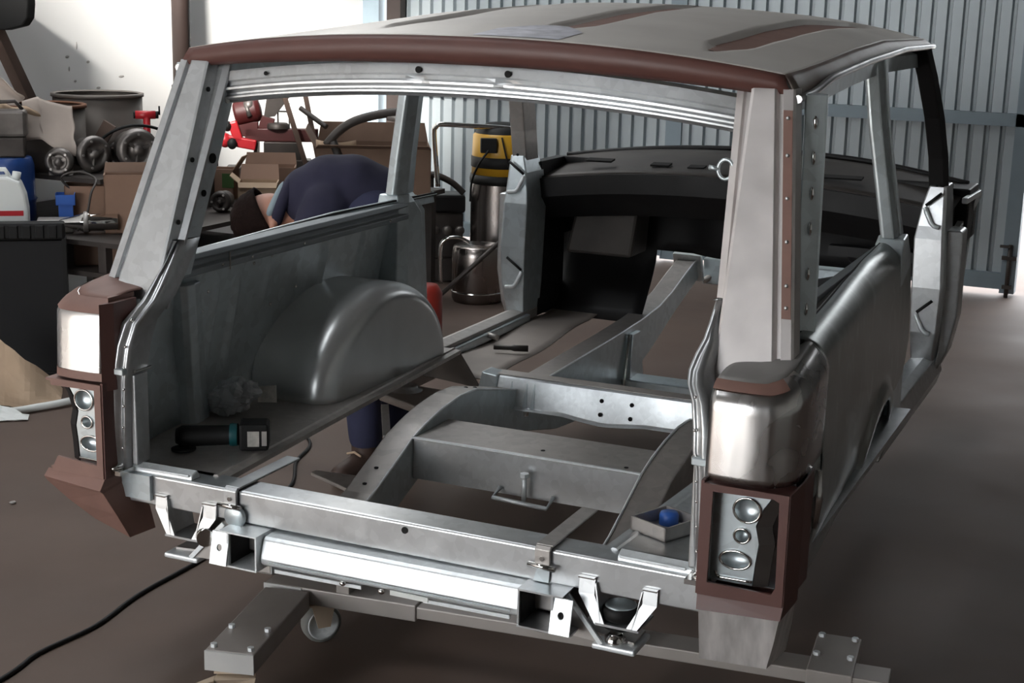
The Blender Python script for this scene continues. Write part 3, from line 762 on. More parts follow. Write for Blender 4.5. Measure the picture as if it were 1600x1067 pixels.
mb = MB(); mb.tube(smoothpath([(-.77, 2.82, .985), (-.4, 2.82, 1.033), (0, 2.83, 1.052), (.4, 2.82, 1.038), (.77, 2.80, .985)], 8), .010, 8); mb.build('scuttle_edge', blackp, ds)
mb = MB()
for x, wd in ((-.55, .10), (-.30, .07), (-.16, .06), (.30, .16)): mb.hexa([(x, 2.46, 1.004), (x + wd, 2.46, 1.006), (x + wd, 2.50, 1.012), (x, 2.50, 1.010), (x, 2.46, 1.010), (x + wd, 2.46, 1.012), (x + wd, 2.50, 1.018), (x, 2.50, 1.016)])
mb.each('vent_slot', hole, ds)
mb = MB().bar((.12, 2.42, .93), (.42, 2.42, .925), .02, .03); mb.build('dash_bracket', cardd, ds)
mb = MB().box(.70, .80, 2.62, 2.84, .80, .985).box(-.80, -.70, 2.62, 2.84, .70, .98); mb.each('wing_stay_plate', blackp, car, bevel=.006)
for s in (1,):
    mb = MB().bar((.80, 2.86, .95), (.76, 2.46, .80), .022, .03).bar((.79, 2.80, .93), (.79, 2.62, .60), .02, .02).bar((.80, 2.86, .95), (.80, 2.5, .96), .02, .02); mb.build('wing_brace', galvw, car, bevel=.003)
mb = MB().bar((.30, 2.64, .60), (.74, 2.64, .72), .03, .04).bar((.34, 2.60, .74), (.74, 2.60, .74), .05, .035).ell((.45, 2.62, .72), (.05, .04, .035)).ell((.58, 2.62, .75), (.04, .04, .04)).bar((.55, 2.66, .62), (.78, 2.42, .83), .02, .03)
mb.build('front_wing_frame', blackp, car)
# rear body crossmember with its mounts and tailgate hinges --------------------
mb = MB()
mb.loft([[(x, 0, .427), (x, 0, .496), (x, .004, .500), (x, .078, .500), (x, .082, .496), (x, .082, .427)] for x in (-.72, -.3, .3, .72)])
cmr = mb.build('rear_crossmember', galv, car, bevel=.003)
mb = MB().disc((.038, -.0005, .482), (0, -1, 0), .0075, .002, 16); mb.build('bolt_hole', hole, cmr)
mb = MB().box(-.72, -.62, -.012, .0, .44, .499); mb.build('end_plate', galvb, cmr)
for s in (1, -1):
    mb = MB()
    xo, xi = .607, .441
    for xa, xb, tp in ((xi, xi + .034, 1), (xo - .03, xo, -1)):
        x0b = xa + (.040 if tp > 0 else -.030); 
        mb.loft([[(s * xa, -.006, .458), (s * xb, -.006, .458), (s * xb, .0, .458), (s * xa, .0, .458)], [(s * xa, -.010, .425), (s * xb, -.010, .425), (s * xb, -.004, .425), (s * xa, -.004, .425)], [(s * (x0b), -.02, .368), (s * (x0b + .022), -.02, .368), (s * (x0b + .022), -.014, .368), (s * x0b, -.014, .368)]])
        xs_ = xb if tp > 0 else xa
        mb.loft([[(s * xs_, -.010, .45), (s * xs_, .07, .45), (s * (xs_ + .003 * tp), .07, .45), (s * (xs_ + .003 * tp), -.01, .45)], [(s * (x0b + .011), -.02, .368), (s * (x0b + .011), .07, .368), (s * (x0b + .014), .07, .368), (s * (x0b + .014), -.02, .368)]])
    mb.box(min(s * .482, s * .575), max(s * .482, s * .575), -.02, .07, .366, .371)
    mk = mb.build('body_mount_bracket', galv, cmr)
    mb = MB().bar((s * xi, -.008, .459), (s * (xi + .034), -.008, .459), .012, .003).bar((s * (xo - .03), -.008, .457), (s * xo, -.008, .457), .012, .003); mb.each('weld_bead', chrome, mk)
    # hinge strap across the crossmember
    xh = .36 if s > 0 else -.40
    mb = MB()
    mb.loft([[(xh - .019, .25, .503), (xh + .019, .25, .503), (xh + .019, .25, .508), (xh - .019, .25, .508)], [(xh - .019 + .012 * 0, .0, .503), (xh + .019, .0, .503), (xh + .019, .0, .508), (xh - .019, .0, .508)]])
    mb.loft([[(xh - .017, -.004, .508), (xh + .017, -.004, .508), (xh + .017, .004, .503), (xh - .017, .004, .503)], [(xh - .017, -.012, .500), (xh + .017, -.012, .500), (xh + .017, -.005, .498), (xh - .017, -.005, .498)], [(xh - .017, -.012, .466), (xh + .017, -.012, .466), (xh + .017, -.005, .466), (xh - .017, -.005, .466)]])
    st = mb.build('hinge_strap', galvd if s > 0 else galv, car, bevel=.0015, seg=1)
    mb = MB().tube([(xh - .030, -.014, .466), (xh + .030, -.014, .464)], .006, 10).disc((xh, -.012, .482), (0, -1, 0), .005, .003, 12); mb.build('hinge_pin', chrome, st)
    mb = MB().lathe([(0, .004), (.024, .004), (.028, 0), (.028, -.004)], (xh + .012, -.012, .442), (0, -1, 0), 18) if s < 0 else MB().hexa([(xh - .02, -.008, .43), (xh + .014, -.008, .43), (xh + .014, -.002, .43), (xh - .02, -.002, .43), (xh - .012, -.008, .46), (xh + .016, -.008, .46), (xh + .016, -.002, .46), (xh - .012, -.002, .46)])
    mb.build('hinge_plate', galvb, st)

# ------------------------------------------------------------------ the chassis under it
cha = car          # body and chassis are bolted together: one thing
RT = [(.03, .405), (.14, .345), (.30, .322), (.47, .345), (.60, .400), (.70, .445), (.78, .467), (.87, .484), (.98, .494), (1.08, .490), (1.2, .462), (1.35, .425), (1.5, .405), (1.69, .405), (1.9, .41), (2.2, .415), (2.5, .425), (2.7, .440), (2.85, .470), (3.0, .515), (3.12, .548), (3.20, .552)]
RB = [(.03, .30), (.30, .21), (.47, .225), (.60, .27), (.78, .34), (.98, .375), (1.2, .345), (1.4, .28), (1.7, .21), (1.9, .19), (2.4, .225), (2.6, .28), (2.9, .385), (3.20, .475)]
for s in (1, -1):
    ys = [.03 + i * 3.17 / 90 for i in range(91)]
    mb = MB(); mb.loft([[(s * .32, y, interp(RT, y)), (s * .402, y, interp(RT, y)), (s * .402, y, interp(RB, y)), (s * .32, y, interp(RB, y))] for y in ys])
    rl = mb.build('side_rail', galvd, cha, bevel=.005)
    mb = MB()
    mb.loft([[(s * .3185, y, interp(RT, y) - .002), (s * .3185, y, interp(RB, y) + .004), (s * .3205, y, interp(RB, y) + .004), (s * .3205, y, interp(RT, y) - .002)] for y in ys]); mb.build('web_plate', galvb, rl)
    mb = MB(); mb.tube([(s * .3195, y, interp(RT, y) + .001) for y in ys[12:]], .0035, 6); mb.build('weld_seam', galvw, rl)
    mb = MB()
    for y in (.52, .58, 1.10, 1.16): mb.disc((s * .361, y, interp(RT, y) - .0005), (0, -.1, 1), .006, .002, 12)
    mb.each('bolt_hole', chrome if s > 0 else hole, rl)
    # front horn plate
    mb = MB().hexa([(s * .30, 3.19, .46), (s * .42, 3.19, .46), (s * .42, 3.215, .46), (s * .30, 3.215, .46), (s * .30, 3.14, .575), (s * .42, 3.14, .575), (s * .42, 3.165, .58), (s * .30, 3.165, .58)])
    mb.build('horn_plate', galvw, cha, bevel=.003)
    mb = MB().tube([(s * .31, 3.24, .455), (s * .25, 3.30, .50)], .014, 8); mb.build('horn_tube', galvd, cha)
    # outrigger with a body mount, ahead of the axle arch
    mb = MB().hexa([(s * .40, 1.00, .40), (s * .66, 1.12, .40), (s * .66, 1.26, .40), (s * .40, 1.24, .38), (s * .40, 1.00, .425), (s * .66, 1.12, .425), (s * .66, 1.26, .425), (s * .40, 1.24, .425)])
    og = mb.build('outrigger', galvd, cha, bevel=.006)
    mb = MB().lathe([(0, .012), (.028, .012), (.036, .008), (.036, 0), (.050, -.004), (.050, -.012)], (s * .605, 1.19, .43), (0, 0, 1), 24); mb.build('body_mount_cap', galv, og)
    mb = MB().bar((s * .60, 1.05, .41), (s * .545, .965, .345), .022, .014); mb.build('strut', galvw, og)
    # bump stop plate low on the rail behind the axle
    mb = MB().hexa([(s * .40, .60, .285), (s * .63, .69, .295), (s * .63, .715, .295), (s * .40, .76, .285), (s * .40, .60, .298), (s * .63, .69, .305), (s * .63, .715, .305), (s * .40, .76, .298)])
    mb.build('bump_stop_plate', galvd, cha, bevel=.003)
    # mount plate under the rear body bracket
    mb = MB().hexa([(s * .40, .03, .325), (s * .56, .0, .325), (s * .56, .07, .325), (s * .40, .10, .325), (s * .40, .03, .335), (s * .56, .0, .335), (s * .56, .07, .335), (s * .40, .10, .335)])
    mb.hexa([(s * .40, -.01, .33), (s * .50, -.02, .33), (s * .50, -.012, .33), (s * .40, -.002, .33), (s * .40, -.01, .425), (s * .412, -.01, .425), (s * .412, -.002, .425), (s * .40, -.002, .425)])
    mp = mb.build('mount_gusset', galvd, cha)
    mb = MB().bar((s * .415, -.016, .422), (s * .500, -.026, .330), .005, .010); mb.build('gusset_flange', galvw, mp)
    mb = MB().hexa([(s * .48, -.03, .318), (s * .572, -.03, .318), (s * .572, .07, .318), (s * .48, .07, .318), (s * .48, -.03, .330), (s * .572, -.03, .330), (s * .572, .07, .330), (s * .48, .07, .330)])
    mb.build('mount_plate', galvw, mp, bevel=.004)
    if s > 0:
        mb = MB().lathe([(0, .050), (.036, .050), (.040, .046), (.040, .026), (.034, .022)], (s * .520, .025, .350), (0, 0, 1), 26).lathe([(.034, .0), (.040, -.002), (.036, -.010), (.01, -.012)], (s * .520, .025, .366), (0, 0, 1), 26)
        rb = mb.build('rubber_mount', rub, mp)
        mb = MB().lathe([(0, .0525), (.030, .0525), (.033, .0505), (.033, .049)], (s * .520, .025, .350), (0, 0, 1), 24); mb.build('washer', galvb, rb)
        mb = MB().lathe([(.012, .02), (.022, .012), (.022, 0)], (s * .520, .0, .329), (0, 0, 1), 18); mb.build('spacer', chrome, rb)
    else:
        mb = MB().tube([(-.50, .03, .375), (-.455, -.03, .385)], .020, 14); mb.build('shackle', chrome, mp)
    # bracket on the outside of the right rail
mb = MB().box(-.318, .318, .70, .905, .335, .448)
ct = mb.build('cross_tube', galvd, cha, bevel=.004)
mb = MB().bar((-.318, .699, .4485), (.318, .699, .4485), .007, .005); mb.build('weld_seam', galvw, ct)
mb = MB().box(-.316, .316, .6975, .6995, .337, .444); mb.build('rear_face_plate', galv, ct)
mb = MB().disc((.03, .76, .448), (0, 0, 1), .006, .001, 12).disc((.27, .73, .448), (0, 0, 1), .006, .001, 12); mb.each('bolt_hole', hole, ct)
mb = MB().tube([(-.058, .69, .355), (-.062, .655, .338), (.088, .655, .332), (.092, .69, .352)], .006, 8); hb = mb.build('towing_loop', galvw, ct)
mb = MB().tube([(.018, .672, .336), (.018, .672, .402)], .0065, 10).lathe([(0, .010), (.012, .010), (.012, 0), (0, 0)], (.018, .672, .400), (0, 0, 1), 6, smooth=False); mb.build('bolt', galvw, hb)
# bright crossmember ahead of the axle : wide channel with pressed ends
mb = MB(); secs = []
for i in range(41):
    x = -.40 + .80 * i / 40; dip = .014 * max(0, 1 - abs(x + .03) / .12) ** .7 + .006
    secs.append([(x, 1.425, .462), (x, 1.378, .460), (x, 1.372, .454), (x, 1.354, .378 - dip), (x, 1.340, .372 - dip), (x, 1.36, .366 - dip), (x, 1.43, .37)])
mb.loft(secs); wc = mb.build('front_crossmember', galvw, cha, bevel=.002, seg=1)
mb = MB().box(-.405, .405, 1.376, 1.428, .4610, .4635); mb.build('top_face', galvd, wc)
for x in (-.04, .055):
    for z in (.425, .385): mb = MB().disc((x, 1.372 - (.454 - z) * .237, z), (0, -1, .237), .0065, .002, 14); mb.build('bolt_hole', hole, wc)
for x in (-.335, -.285, -.26, .27, .315):
    mb = MB().hexa([(x - .007, 1.349, .374), (x + .007, 1.349, .374), (x + .007, 1.36, .374), (x - .007, 1.36, .374), (x - .001, 1.3685, .446), (x + .001, 1.3685, .446), (x + .001, 1.376, .446), (x - .001, 1.376, .446)]); mb.build('pressed_rib', galvb, wc)
for s in (1, -1):
    mb = MB().hexa([(s * .39, 1.37, .355), (s * .46, 1.36, .355), (s * .46, 1.43, .355), (s * .39, 1.43, .355), (s * .38, 1.355, .462), (s * .43, 1.35, .470), (s * .43, 1.42, .470), (s * .38, 1.42, .462)]); mb.build('end_plate', galvb, wc, bevel=.004)
mb = MB().lathe([(0, .012), (.009, .012), (.009, 0)], (-.285, 1.365, .345), (0, 0, 1), 6, smooth=False); mb.build('bolt', chrome, wc)
mb = MB().box(-.318, .318, 2.30, 2.42, .10, .243); mb.build('gearbox_crossmember', galvb, cha, bevel=.006)
mb = MB().hexa([(-.318, 2.30, .10), (-.29, 2.30, .10), (-.29, 2.50, .10), (-.318, 2.50, .10), (-.318, 2.36, .40), (-.30, 2.36, .40), (-.30, 2.44, .40), (-.318, 2.44, .40)]); mb.build('crossmember_gusset', galvb, cha, bevel=.003)
mb = MB().tube([(-.312, 2.345, .40), (-.306, 2.30, .25), (-.306, 2.295, .12)], .006, 6); mb.build('gusset_bead', chrome, cha)
mb = MB().box(-.32, .40, 3.25, 3.34, .44, .55); mb.build('radiator_crossmember', galvb, cha, bevel=.006)
# rear chassis crossmember and the bright bumper tube
mb = MB().box(-.50, .45, .02, .10, .355, .418); mb.build('rear_crossmember', galvd, cha, bevel=.005)
mb = MB()
prof = [(.030, .420), (.000, .419), (-.026, .417), (-.034, .411), (-.0445, .377), (-.0455, .371), (-.045, .367), (-.043, .358), (-.034, .352), (.0, .350), (.03, .352)]
mb.loft([[(x, y, z + .006 * (x + .3) / .63) for y, z in prof] for x in (-.298, 0, .326)]); tb = mb.build('bumper_tube', galvw, cha, bevel=.002, seg=1)
mb = MB().bar((-.27, -.052, .368), (.31, -.052, .374), .003, .003); mb.build('weld_bead', galvb, tb)
mb = MB()
for x in (-.09, .005): mb.ell((x, -.042, .352), (.008, .006, .006), nu=10, nv=6)
mb.each('bolt', chrome, tb)
mb = MB().box(.03, .12, -.05, -.046, .352, .362); mb.build('sticker', white, tb)
mb = MB().bar((-.27, -.03, .342), (-.05, -.03, .346), .006, .008).bar((.10, -.03, .346), (.30, -.03, .350), .006, .008); mb.each('lower_flange', galvw, tb)
for s in (1, -1):      # open bumper mounting boxes at the ends
    dz = .004 if s > 0 else 0; xi = .30 if s < 0 else .328; xo = xi + .118
    mb = MB()
    def bx(x0, x1, *a): mb.box(min(s * x0, s * x1), max(s * x0, s * x1), *a)
    bx(xi, xi + .004, -.058, .03, .346 + dz, .420 + dz); bx(xi, xo - .02, -.058, .03, .420 + dz, .424 + dz)
    bx(xi, xo, -.060, .03, .342 + dz, .346 + dz); bx(xo - .045, xo - .040, -.058, .03, .346 + dz, .420 + dz)
    eb = mb.build('bumper_bracket', galvw if s < 0 else galv, cha)
    M_ = Matrix(((1, 0, 0, 0), (0, .22, 1, -.058 - .384 * .22), (0, 1, 0, 0), (0, 0, 0, 1)))
    a, b = sorted((s * (xo - .044), s * xo))
    plate('flange', [(a, .346 + dz), (b, .346 + dz), (b, .418 + dz), (a, .418 + dz)], [ring((a + b) / 2, .384 + dz, .007, .008, 16)], .005, M_, galvw, eb)
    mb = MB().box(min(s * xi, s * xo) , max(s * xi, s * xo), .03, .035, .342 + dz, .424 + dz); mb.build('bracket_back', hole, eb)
    mb = MB().box(min(s * (xi + .004), s * (xi + .006)), max(s * (xi + .004), s * (xi + .006)), -.05, .03, .347 + dz, .42 + dz).box(min(s * (xo - .047), s * (xo - .045)), max(s * (xo - .047), s * (xo - .045)), -.05, .03, .347 + dz, .42 + dz); mb.each('shade_lining', blackp, eb)  # black sheets and back plate paint the shade inside the open box

# ------------------------------------------------------------------ wheeled dolly carrying the rear end
dol = thing('wheeled_dolly', 'grey steel dolly on castors under the rear of the car body', 'dolly', (-.49, .25, 0))
DM = frame(-.49, .255, 0, 6.0)
mb = MB().box(0, .40, 0, .09, .128, .170); mb.xf(DM); bm_ = mb.build('beam_end', dolly_m, dol, bevel=.003)
mb = MB().box(-.002, .10, -.003, .0, .130, .169); mb.xf(DM); mb.build('pale_face', dolly_w, bm_)
mb = MB().box(.392, 1.50, .006, .086, .134, .164); mb.xf(DM); mb.build('beam', dolly_m, dol, bevel=.003)
mb = MB().box(.19, .225, .004, .06, .164, .352).box(.80, .835, .004, .06, .164, .352); mb.xf(DM); mb.each('upright', dolly_m, dol, bevel=.002)
def caster(M_, par, pedal):
    mb = MB().box(-.045, .045, -.05, .05, .112, .117); mb.xf(M_); pl = mb.build('castor', beige, par)
    mb = MB()
    for a in (-.026, .023): mb.hexa([(a, -.016, .045), (a + .003, -.016, .045), (a + .003, .016, .045), (a, .016, .045), (a, -.035, .112), (a + .003, -.035, .112), (a + .003, .03, .112), (a, .03, .112)])
    mb.xf(M_); mb.each('fork', beige, pl)
    mb = MB().lathe([(.040, -.018), (.048, -.016), (.050, -.010), (.050, .010), (.048, .016), (.040, .018)], (0, 0, .050), (1, 0, 0), 32); mb.xf(M_); wh = mb.build('wheel', rubg, pl)
    mb = MB().lathe([(0, -.010), (.012, -.012), (.030, -.010), (.036, -.018), (.041, -.018), (.041, .018), (.036, .018), (.030, .010), (.012, .012), (0, .010)], (0, 0, .050), (1, 0, 0), 28); mb.xf(M_); mb.build('hub', galvw, pl)
    if pedal:
        mb = MB().hexa([(-.03, -.055, .085), (.045, -.055, .085), (.03, -.02, .085), (-.03, -.02, .085), (-.04, -.075, .108), (.05, -.06, .108), (.045, -.03, .110), (-.04, -.03, .110)])
        mb.hexa([(-.04, -.075, .098), (-.085, -.105, .096), (-.09, -.09, .096), (-.04, -.045, .098), (-.04, -.075, .108), (-.085, -.105, .104), (-.09, -.09, .104), (-.04, -.045, .108)])
        mb.xf(M_); mb.build('brake_pedal', beige, pl, bevel=.002)
# left cross leg, running fore and aft
LM = frame(-.425, .25, 0, 13.0)
mb = MB().box(-.055, .060, -.37, .0, .118, .166); mb.xf(LM); lg = mb.build('cross_leg', dolly_m, dol, bevel=.003)
mb = MB().box(-.055, .060, -.374, -.370, .119, .165); mb.xf(LM); mb.build('end_cap', dolly_w, lg)
mb = MB()
for x in (-.042, .045):
    for y in (-.245, -.350): mb.lathe([(0, .008), (.008, .008), (.008, 0)], (x, y, .166), (0, 0, 1), 6, smooth=False)
mb.xf(LM); mb.each('bolt', galvw, lg)
mb = MB().box(-.055, .060, .09, .20, .118, .130); mb.xf(LM); mb.build('rear_plate', dolly_m, dol)
caster(LM @ frame(0, -.315, 0, 12), dol, True)
caster(frame(-.385, .345, 0, -38), dol, False)
RM = frame(.87, .40, 0, 6.0)
mb = MB().box(-.045, .055, .0, .21, .118, .168); mb.xf(RM); lg = mb.build('cross_leg', dolly_m, dol, bevel=.003)
mb = MB()
for x in (-.033, .042):
    for y in (.085, .190): mb.lathe([(0, .008), (.008, .008), (.008, 0)], (x, y, .168), (0, 0, 1), 6, smooth=False)
mb.xf(RM); mb.each('bolt', galvw, lg)
caster(RM @ frame(0, .13, 0, 170), dol, False)

# ------------------------------------------------------------------ things lying in the car
mb_ = thing('cordless_grinder', 'black cordless angle grinder lying on the left load floor', 'power tool', (-.60, .24, .504))
G = Matrix.Translation((-.600, .235, .504)) @ Matrix.Rotation(math.radians(30), 4, 'Z')
mb = MB().tube([(-.105, 0, .030), (-.09, 0, .030), (-.03, 0, .031), (.02, 0, .032), (.045, 0, .034)], [.018, .026, .025, .024, .027], 18); mb.xf(G); mb.build('body', rub, mb_)
mb = MB().lathe([(.0275, -.006), (.0285, 0), (.0275, .012)], (.03, 0, .033), (1, 0, 0), 18); mb.xf(G); mb.build('collar', teal, mb_)
mb = MB().box(.048, .118, -.032, .034, .0, .066); mb.xf(G); bt = mb.build('battery', rub, mb_, bevel=.006)
mb = MB().box(.068, .096, -.0335, -.0315, .012, .050); mb.xf(G); mb.build('rating_label', labelm, bt)
mb = MB().box(.102, .114, -.0335, -.0315, .014, .050); mb.xf(G); mb.build('vent', galvd, bt)
mb = MB().lathe([(0, 0), (.03, .0), (.03, .004), (0, .004)], (-.085, -.02, .002), (0, 0, 1), 20).tube([(-.085, -.01, .004), (-.085, 0, .03)], .014, 10); mb.xf(G); mb.build('gear_head', rub, mb_)
mb = MB()
def bag(u, v):
    a = 2 * PI * u; t = PI * v; n = noise.noise(Vector((math.cos(a) * 2.4 * math.sin(t), math.sin(a) * 2.4 * math.sin(t), 2.4 * math.cos(t) + 5)))
    r = 1 + .45 * n
    return (-.745 + .062 * r * math.sin(t) * math.cos(a) + .03 * math.cos(t), .50 + .045 * r * math.sin(t) * math.sin(a), max(.503, .548 + .052 * r * math.cos(t)))
mb.grid(bag, 30, 20, smooth=False); pb = solo(mb, 'plastic_bag', plasticbag, 'crumpled clear plastic bag on the load floor behind the grinder', 'bag', solid=.0015)
mb = MB().hexa([(-.70, .545, .530), (-.655, .565, .53), (-.655, .567, .53), (-.70, .547, .53), (-.702, .55, .572), (-.66, .57, .575), (-.66, .572, .575), (-.702, .552, .572)])
mb.build('printed_label', labelm, pb)
mb = MB().tube([(-.60, 1.80, .432), (-.545, 1.82, .432), (-.535, 1.823, .432), (-.49, 1.84, .432)], [.008, .008, .011, .011], 12)
solo(mb, 'hinge_pin', dustd, 'long dark steel pin lying on the front floor panel', 'pin')
mb = MB().tube([(-.70, 1.95, .435), (-.645, 1.925, .435)], .010, 12)
solo(mb, 'pipe_stub', galvd, 'short steel pipe stub at the edge of the front floor panel', 'pipe')
tb_ = thing('parts_tray', 'small grey open tray with a blue cap inside, on the right load floor', 'tray', (.545, .22, .501))
T_ = frame(.545, .215, .501, -24)
mb = MB().box(-.05, .05, -.055, .055, 0, .004).box(-.05, -.046, -.055, .055, 0, .03).box(.046, .05, -.055, .055, 0, .03).box(-.05, .05, -.055, -.051, 0, .03).box(-.05, .05, .051, .055, 0, .03); mb.xf(T_); mb.build('tray', galvd, tb_)
mb = MB().lathe([(0, .026), (.018, .026), (.021, .02), (.021, 0)], (.542, .245, .5055), (0, 0, 1), 14); solo(mb, 'bottle_cap', bluel, 'bright blue plastic cap lying in the small grey tray', 'cap')

# ------------------------------------------------------------------ cables and litter on the floor
mb = MB().tube(smoothpath([(-.90, -.75, .006), (-.924, -.198, .006), (-.945, -.046, .006), (-.929, .145, .006), (-.96, .363, .006), (-.968, .692, .006), (-1.04, 1.05, .006), (-1.10, 1.318, .006), (-1.217, 1.528, .006), (-1.349, 1.802, .006), (-1.9, 2.1, .006), (-2.3, 2.2, .006)], 8), .006, 8)
solo(mb, 'power_cable', rub, 'thin black cable snaking over the brown floor past the car', 'cable')
mb = MB().tube(smoothpath([(-2.85, 1.15, .018), (-2.50, 1.47, .018), (-2.42, 1.60, .018), (-2.37, 1.72, .02), (-2.35, 1.86, .02)], 8), .014, 10)
solo(mb, 'white_hose', white, 'white hose end lying on the floor behind the left tail corner', 'hose')
for i in range(26):
    x, y = (random.uniform(-2.2, -.95), random.uniform(-.3, 1.2)) if i < 17 else (random.uniform(1.1, 1.9), random.uniform(0, 2.2))
    r_ = random.uniform(.006, .016)
    mb = MB(); mb.ell((x, y, r_ * .45), (r_, r_ * .7, r_ * .45), Matrix.Rotation(random.uniform(0, 3), 3, 'Z'), 7, 5)
    mb.v = [(a + random.uniform(-.2, .2) * r_, b + random.uniform(-.2, .2) * r_, max(.0, c)) for a, b, c in mb.v]
    solo(mb, 'floor_chip', cardl if i % 3 == 0 else (dustd if i % 3 == 1 else galvd), 'tiny chip of litter on the brown workshop floor', 'litter', 'chips of litter on the floor')

# ------------------------------------------------------------------ the person bending down beside the car
per = thing('person', 'person in dark navy overalls bending down behind the left side of the car', 'person', (-1.0, 1.60, 0))
r24 = Vector((.9122, .4097, 0)); f24 = Vector((-.4097, .9122, 0)); O24 = Vector((-1.0, 1.60, 0))
def pp(a, b, z): return O24 + r24 * a + f24 * b + Vector((0, 0, z))
def caps(mb, pts, n=18):
    P = [Vector(p[0]) for p in pts]; R_ = [p[1] for p in pts]
    mb.tube(P, R_, n)
    for p, r in ((P[0], R_[0]), (P[-1], R_[-1])): mb.ell(p, (r, r, r), nu=16, nv=10)
    for p, r in zip(P[1:-1], R_[1:-1]): mb.ell(p, (r, r, r), nu=16, nv=10)
def organic(mb, name, m_, parent, vox=.010, it=6):
    o = mb.build(name, m_, parent, weld=False)
    md = o.modifiers.new('union', 'REMESH'); md.mode = 'VOXEL'; md.voxel_size = vox; md.use_smooth_shade = True
    md = o.modifiers.new('relax', 'SMOOTH'); md.factor = .5; md.iterations = it
    return o
Hd = pp(-.312, .0, .848)
ax = Matrix.Rotation(math.radians(24.18), 3, 'Z')
def hp(a, b, c): return Hd + r24 * a + f24 * b + Vector((0, 0, c))
mb = MB()   # the body, one skin: head hanging down from the neck, trunk, arms, legs
hr = ax @ Matrix.Rotation(math.radians(-28), 3, 'Y')
mb.ell(hp(-.005, 0, .0), (.105, .074, .086), hr, 24, 16)
mb.ell(hp(.045, 0, -.050), (.066, .056, .060), hr, 20, 12)          # jaw, face turned to the ground
caps(mb, [(hp(.12, 0, .055), .056), (hp(.03, 0, .01), .056)])
mb.ell(hp(-.012, .0, -.108), (.014, .012, .022), hr, 10, 8)           # nose
mb.ell(hp(.035, .0, -.106), (.016, .024, .008), hr, 10, 8)            # lips
mb.ell(hp(-.030, -.030, -.082), (.012, .012, .010), hr, 10, 8); mb.ell(hp(-.030, .030, -.082), (.012, .012, .010), hr, 10, 8)
for sd in (-1, 1):
    mb.ell(hp(.030, sd * .074, -.004), (.017, .010, .030), ax @ Matrix.Rotation(math.radians(25), 3, 'Y'), 12, 8)   # ears
    mb.ell(hp(.022, sd * .076, -.010), (.009, .008, .012), ax, 10, 8)
caps(mb, [(pp(-.175, 0, .895), .080), (pp(-.10, 0, .925), .095), (pp(-.02, .0, .92), .10), (pp(.04, .02, .88), .10)])
for sd in (-1, 1):
    caps(mb, [(pp(-.10, sd * .08, .89), .045), (pp(-.20, sd * .17, .64), .040), (pp(-.30, sd * .13, .43), .033)])
    W_ = pp(-.335, sd * .12, .36); caps(mb, [(pp(-.30, sd * .13, .43), .028), (W_, .030), (pp(-.35, sd * .11, .325), .026)])
    for k in range(4):
        bs = pp(-.345 - .004 * k, sd * (.085 + .017 * k), .32); L_ = (.050, .060, .055, .042)[k]
        caps(mb, [(bs, .0085), (bs + Vector((-.012, -.004, -L_ * .6)), .0082), (bs + Vector((.006, .0, -L_ * 1.1)), .0072)], 8)
    tb0 = pp(-.322, sd * .088, .355); caps(mb, [(tb0, .011), (tb0 + r24 * .025 + Vector((0, 0, -.03)), .0095), (tb0 + r24 * .028 + Vector((0, 0, -.055)), .008)], 8)
    caps(mb, [(pp(.03, sd * .085, .85), .080), (pp(.03 + .03 * sd, sd * .10, .50), .056), (pp(.065 + .04 * sd, sd * .09, .10), .042)])
body = organic(mb, 'body', skin, per, .007, 4)
mb = MB()   # jacket
caps(mb, [(pp(-.165, .0, .930), .105), (pp(-.10, 0, .950), .122), (pp(-.03, 0, .947), .128), (pp(.03, .01, .915), .130), (pp(.055, .02, .88), .132)], 22)
for sd in (-1, 1):
    caps(mb, [(pp(-.10, sd * .085, .915), .085), (pp(-.15, sd * .13, .80), .074), (pp(-.20, sd * .17, .64), .064), (pp(-.26, sd * .145, .50), .056), (pp(-.295, sd * .132, .45), .050)])
jk = organic(mb, 'jacket', navy, per, .009, 4)
mb = MB(); mb.tube([pp(-.252 + .03 * math.sin(a), .074 * math.cos(a), .910 + .080 * math.sin(a)) for a in [2 * PI * i / 20 for i in range(21)]], .020, 10, caps=False); mb.build('collar', navy, jk)
mb = MB(); mb.tube([pp(-.284 + .03 * math.sin(a), .062 * math.cos(a), .900 + .066 * math.sin(a)) for a in [2 * PI * i / 20 for i in range(21)]], .013, 10, caps=False); mb.build('shirt_collar', shirt, per)
mb = MB()
for sd in (-1, 1):
    caps(mb, [(pp(.045, sd * .06, .87), .112), (pp(.03, sd * .09, .76), .100), (pp(.03 + .03 * sd, sd * .10, .50), .076), (pp(.055 + .04 * sd, sd * .09, .30), .064), (pp(.065 + .04 * sd, sd * .09, .14), .058)])
organic(mb, 'trousers', trou, per, .010, 4)
for sd in (-1, 1):
    mb = MB(); c = pp(.065 + .04 * sd, sd * .09, 0); td = (r24 * -.55 - f24 * .83)
    caps(mb, [(c + Vector((0, 0, .14)), .050), (c + Vector((0, 0, .06)), .048)], 14)
    caps(mb, [(c - td * .05 + Vector((0, 0, .045)), .042), (c + td * .04 + Vector((0, 0, .045)), .044), (c + td * .13 + Vector((0, 0, .036)), .036)], 14)
    mb.v = [(a, b, max(.004, z)) for a, b, z in mb.v]
    sh = organic(mb, 'boot', shoem, per, .008, 3)
    mb = MB(); sx = td.cross(Vector((0, 0, 1))); mb.tube([c + td * .06 - sx * .03 + Vector((0, 0, .088)), c + td * .06 + Vector((0, 0, .098)), c + td * .06 + sx * .03 + Vector((0, 0, .088))], .004, 6); mb.build('lace', cardl, sh)
mb = MB()   # hair: cap over the crown, back and sides of the head
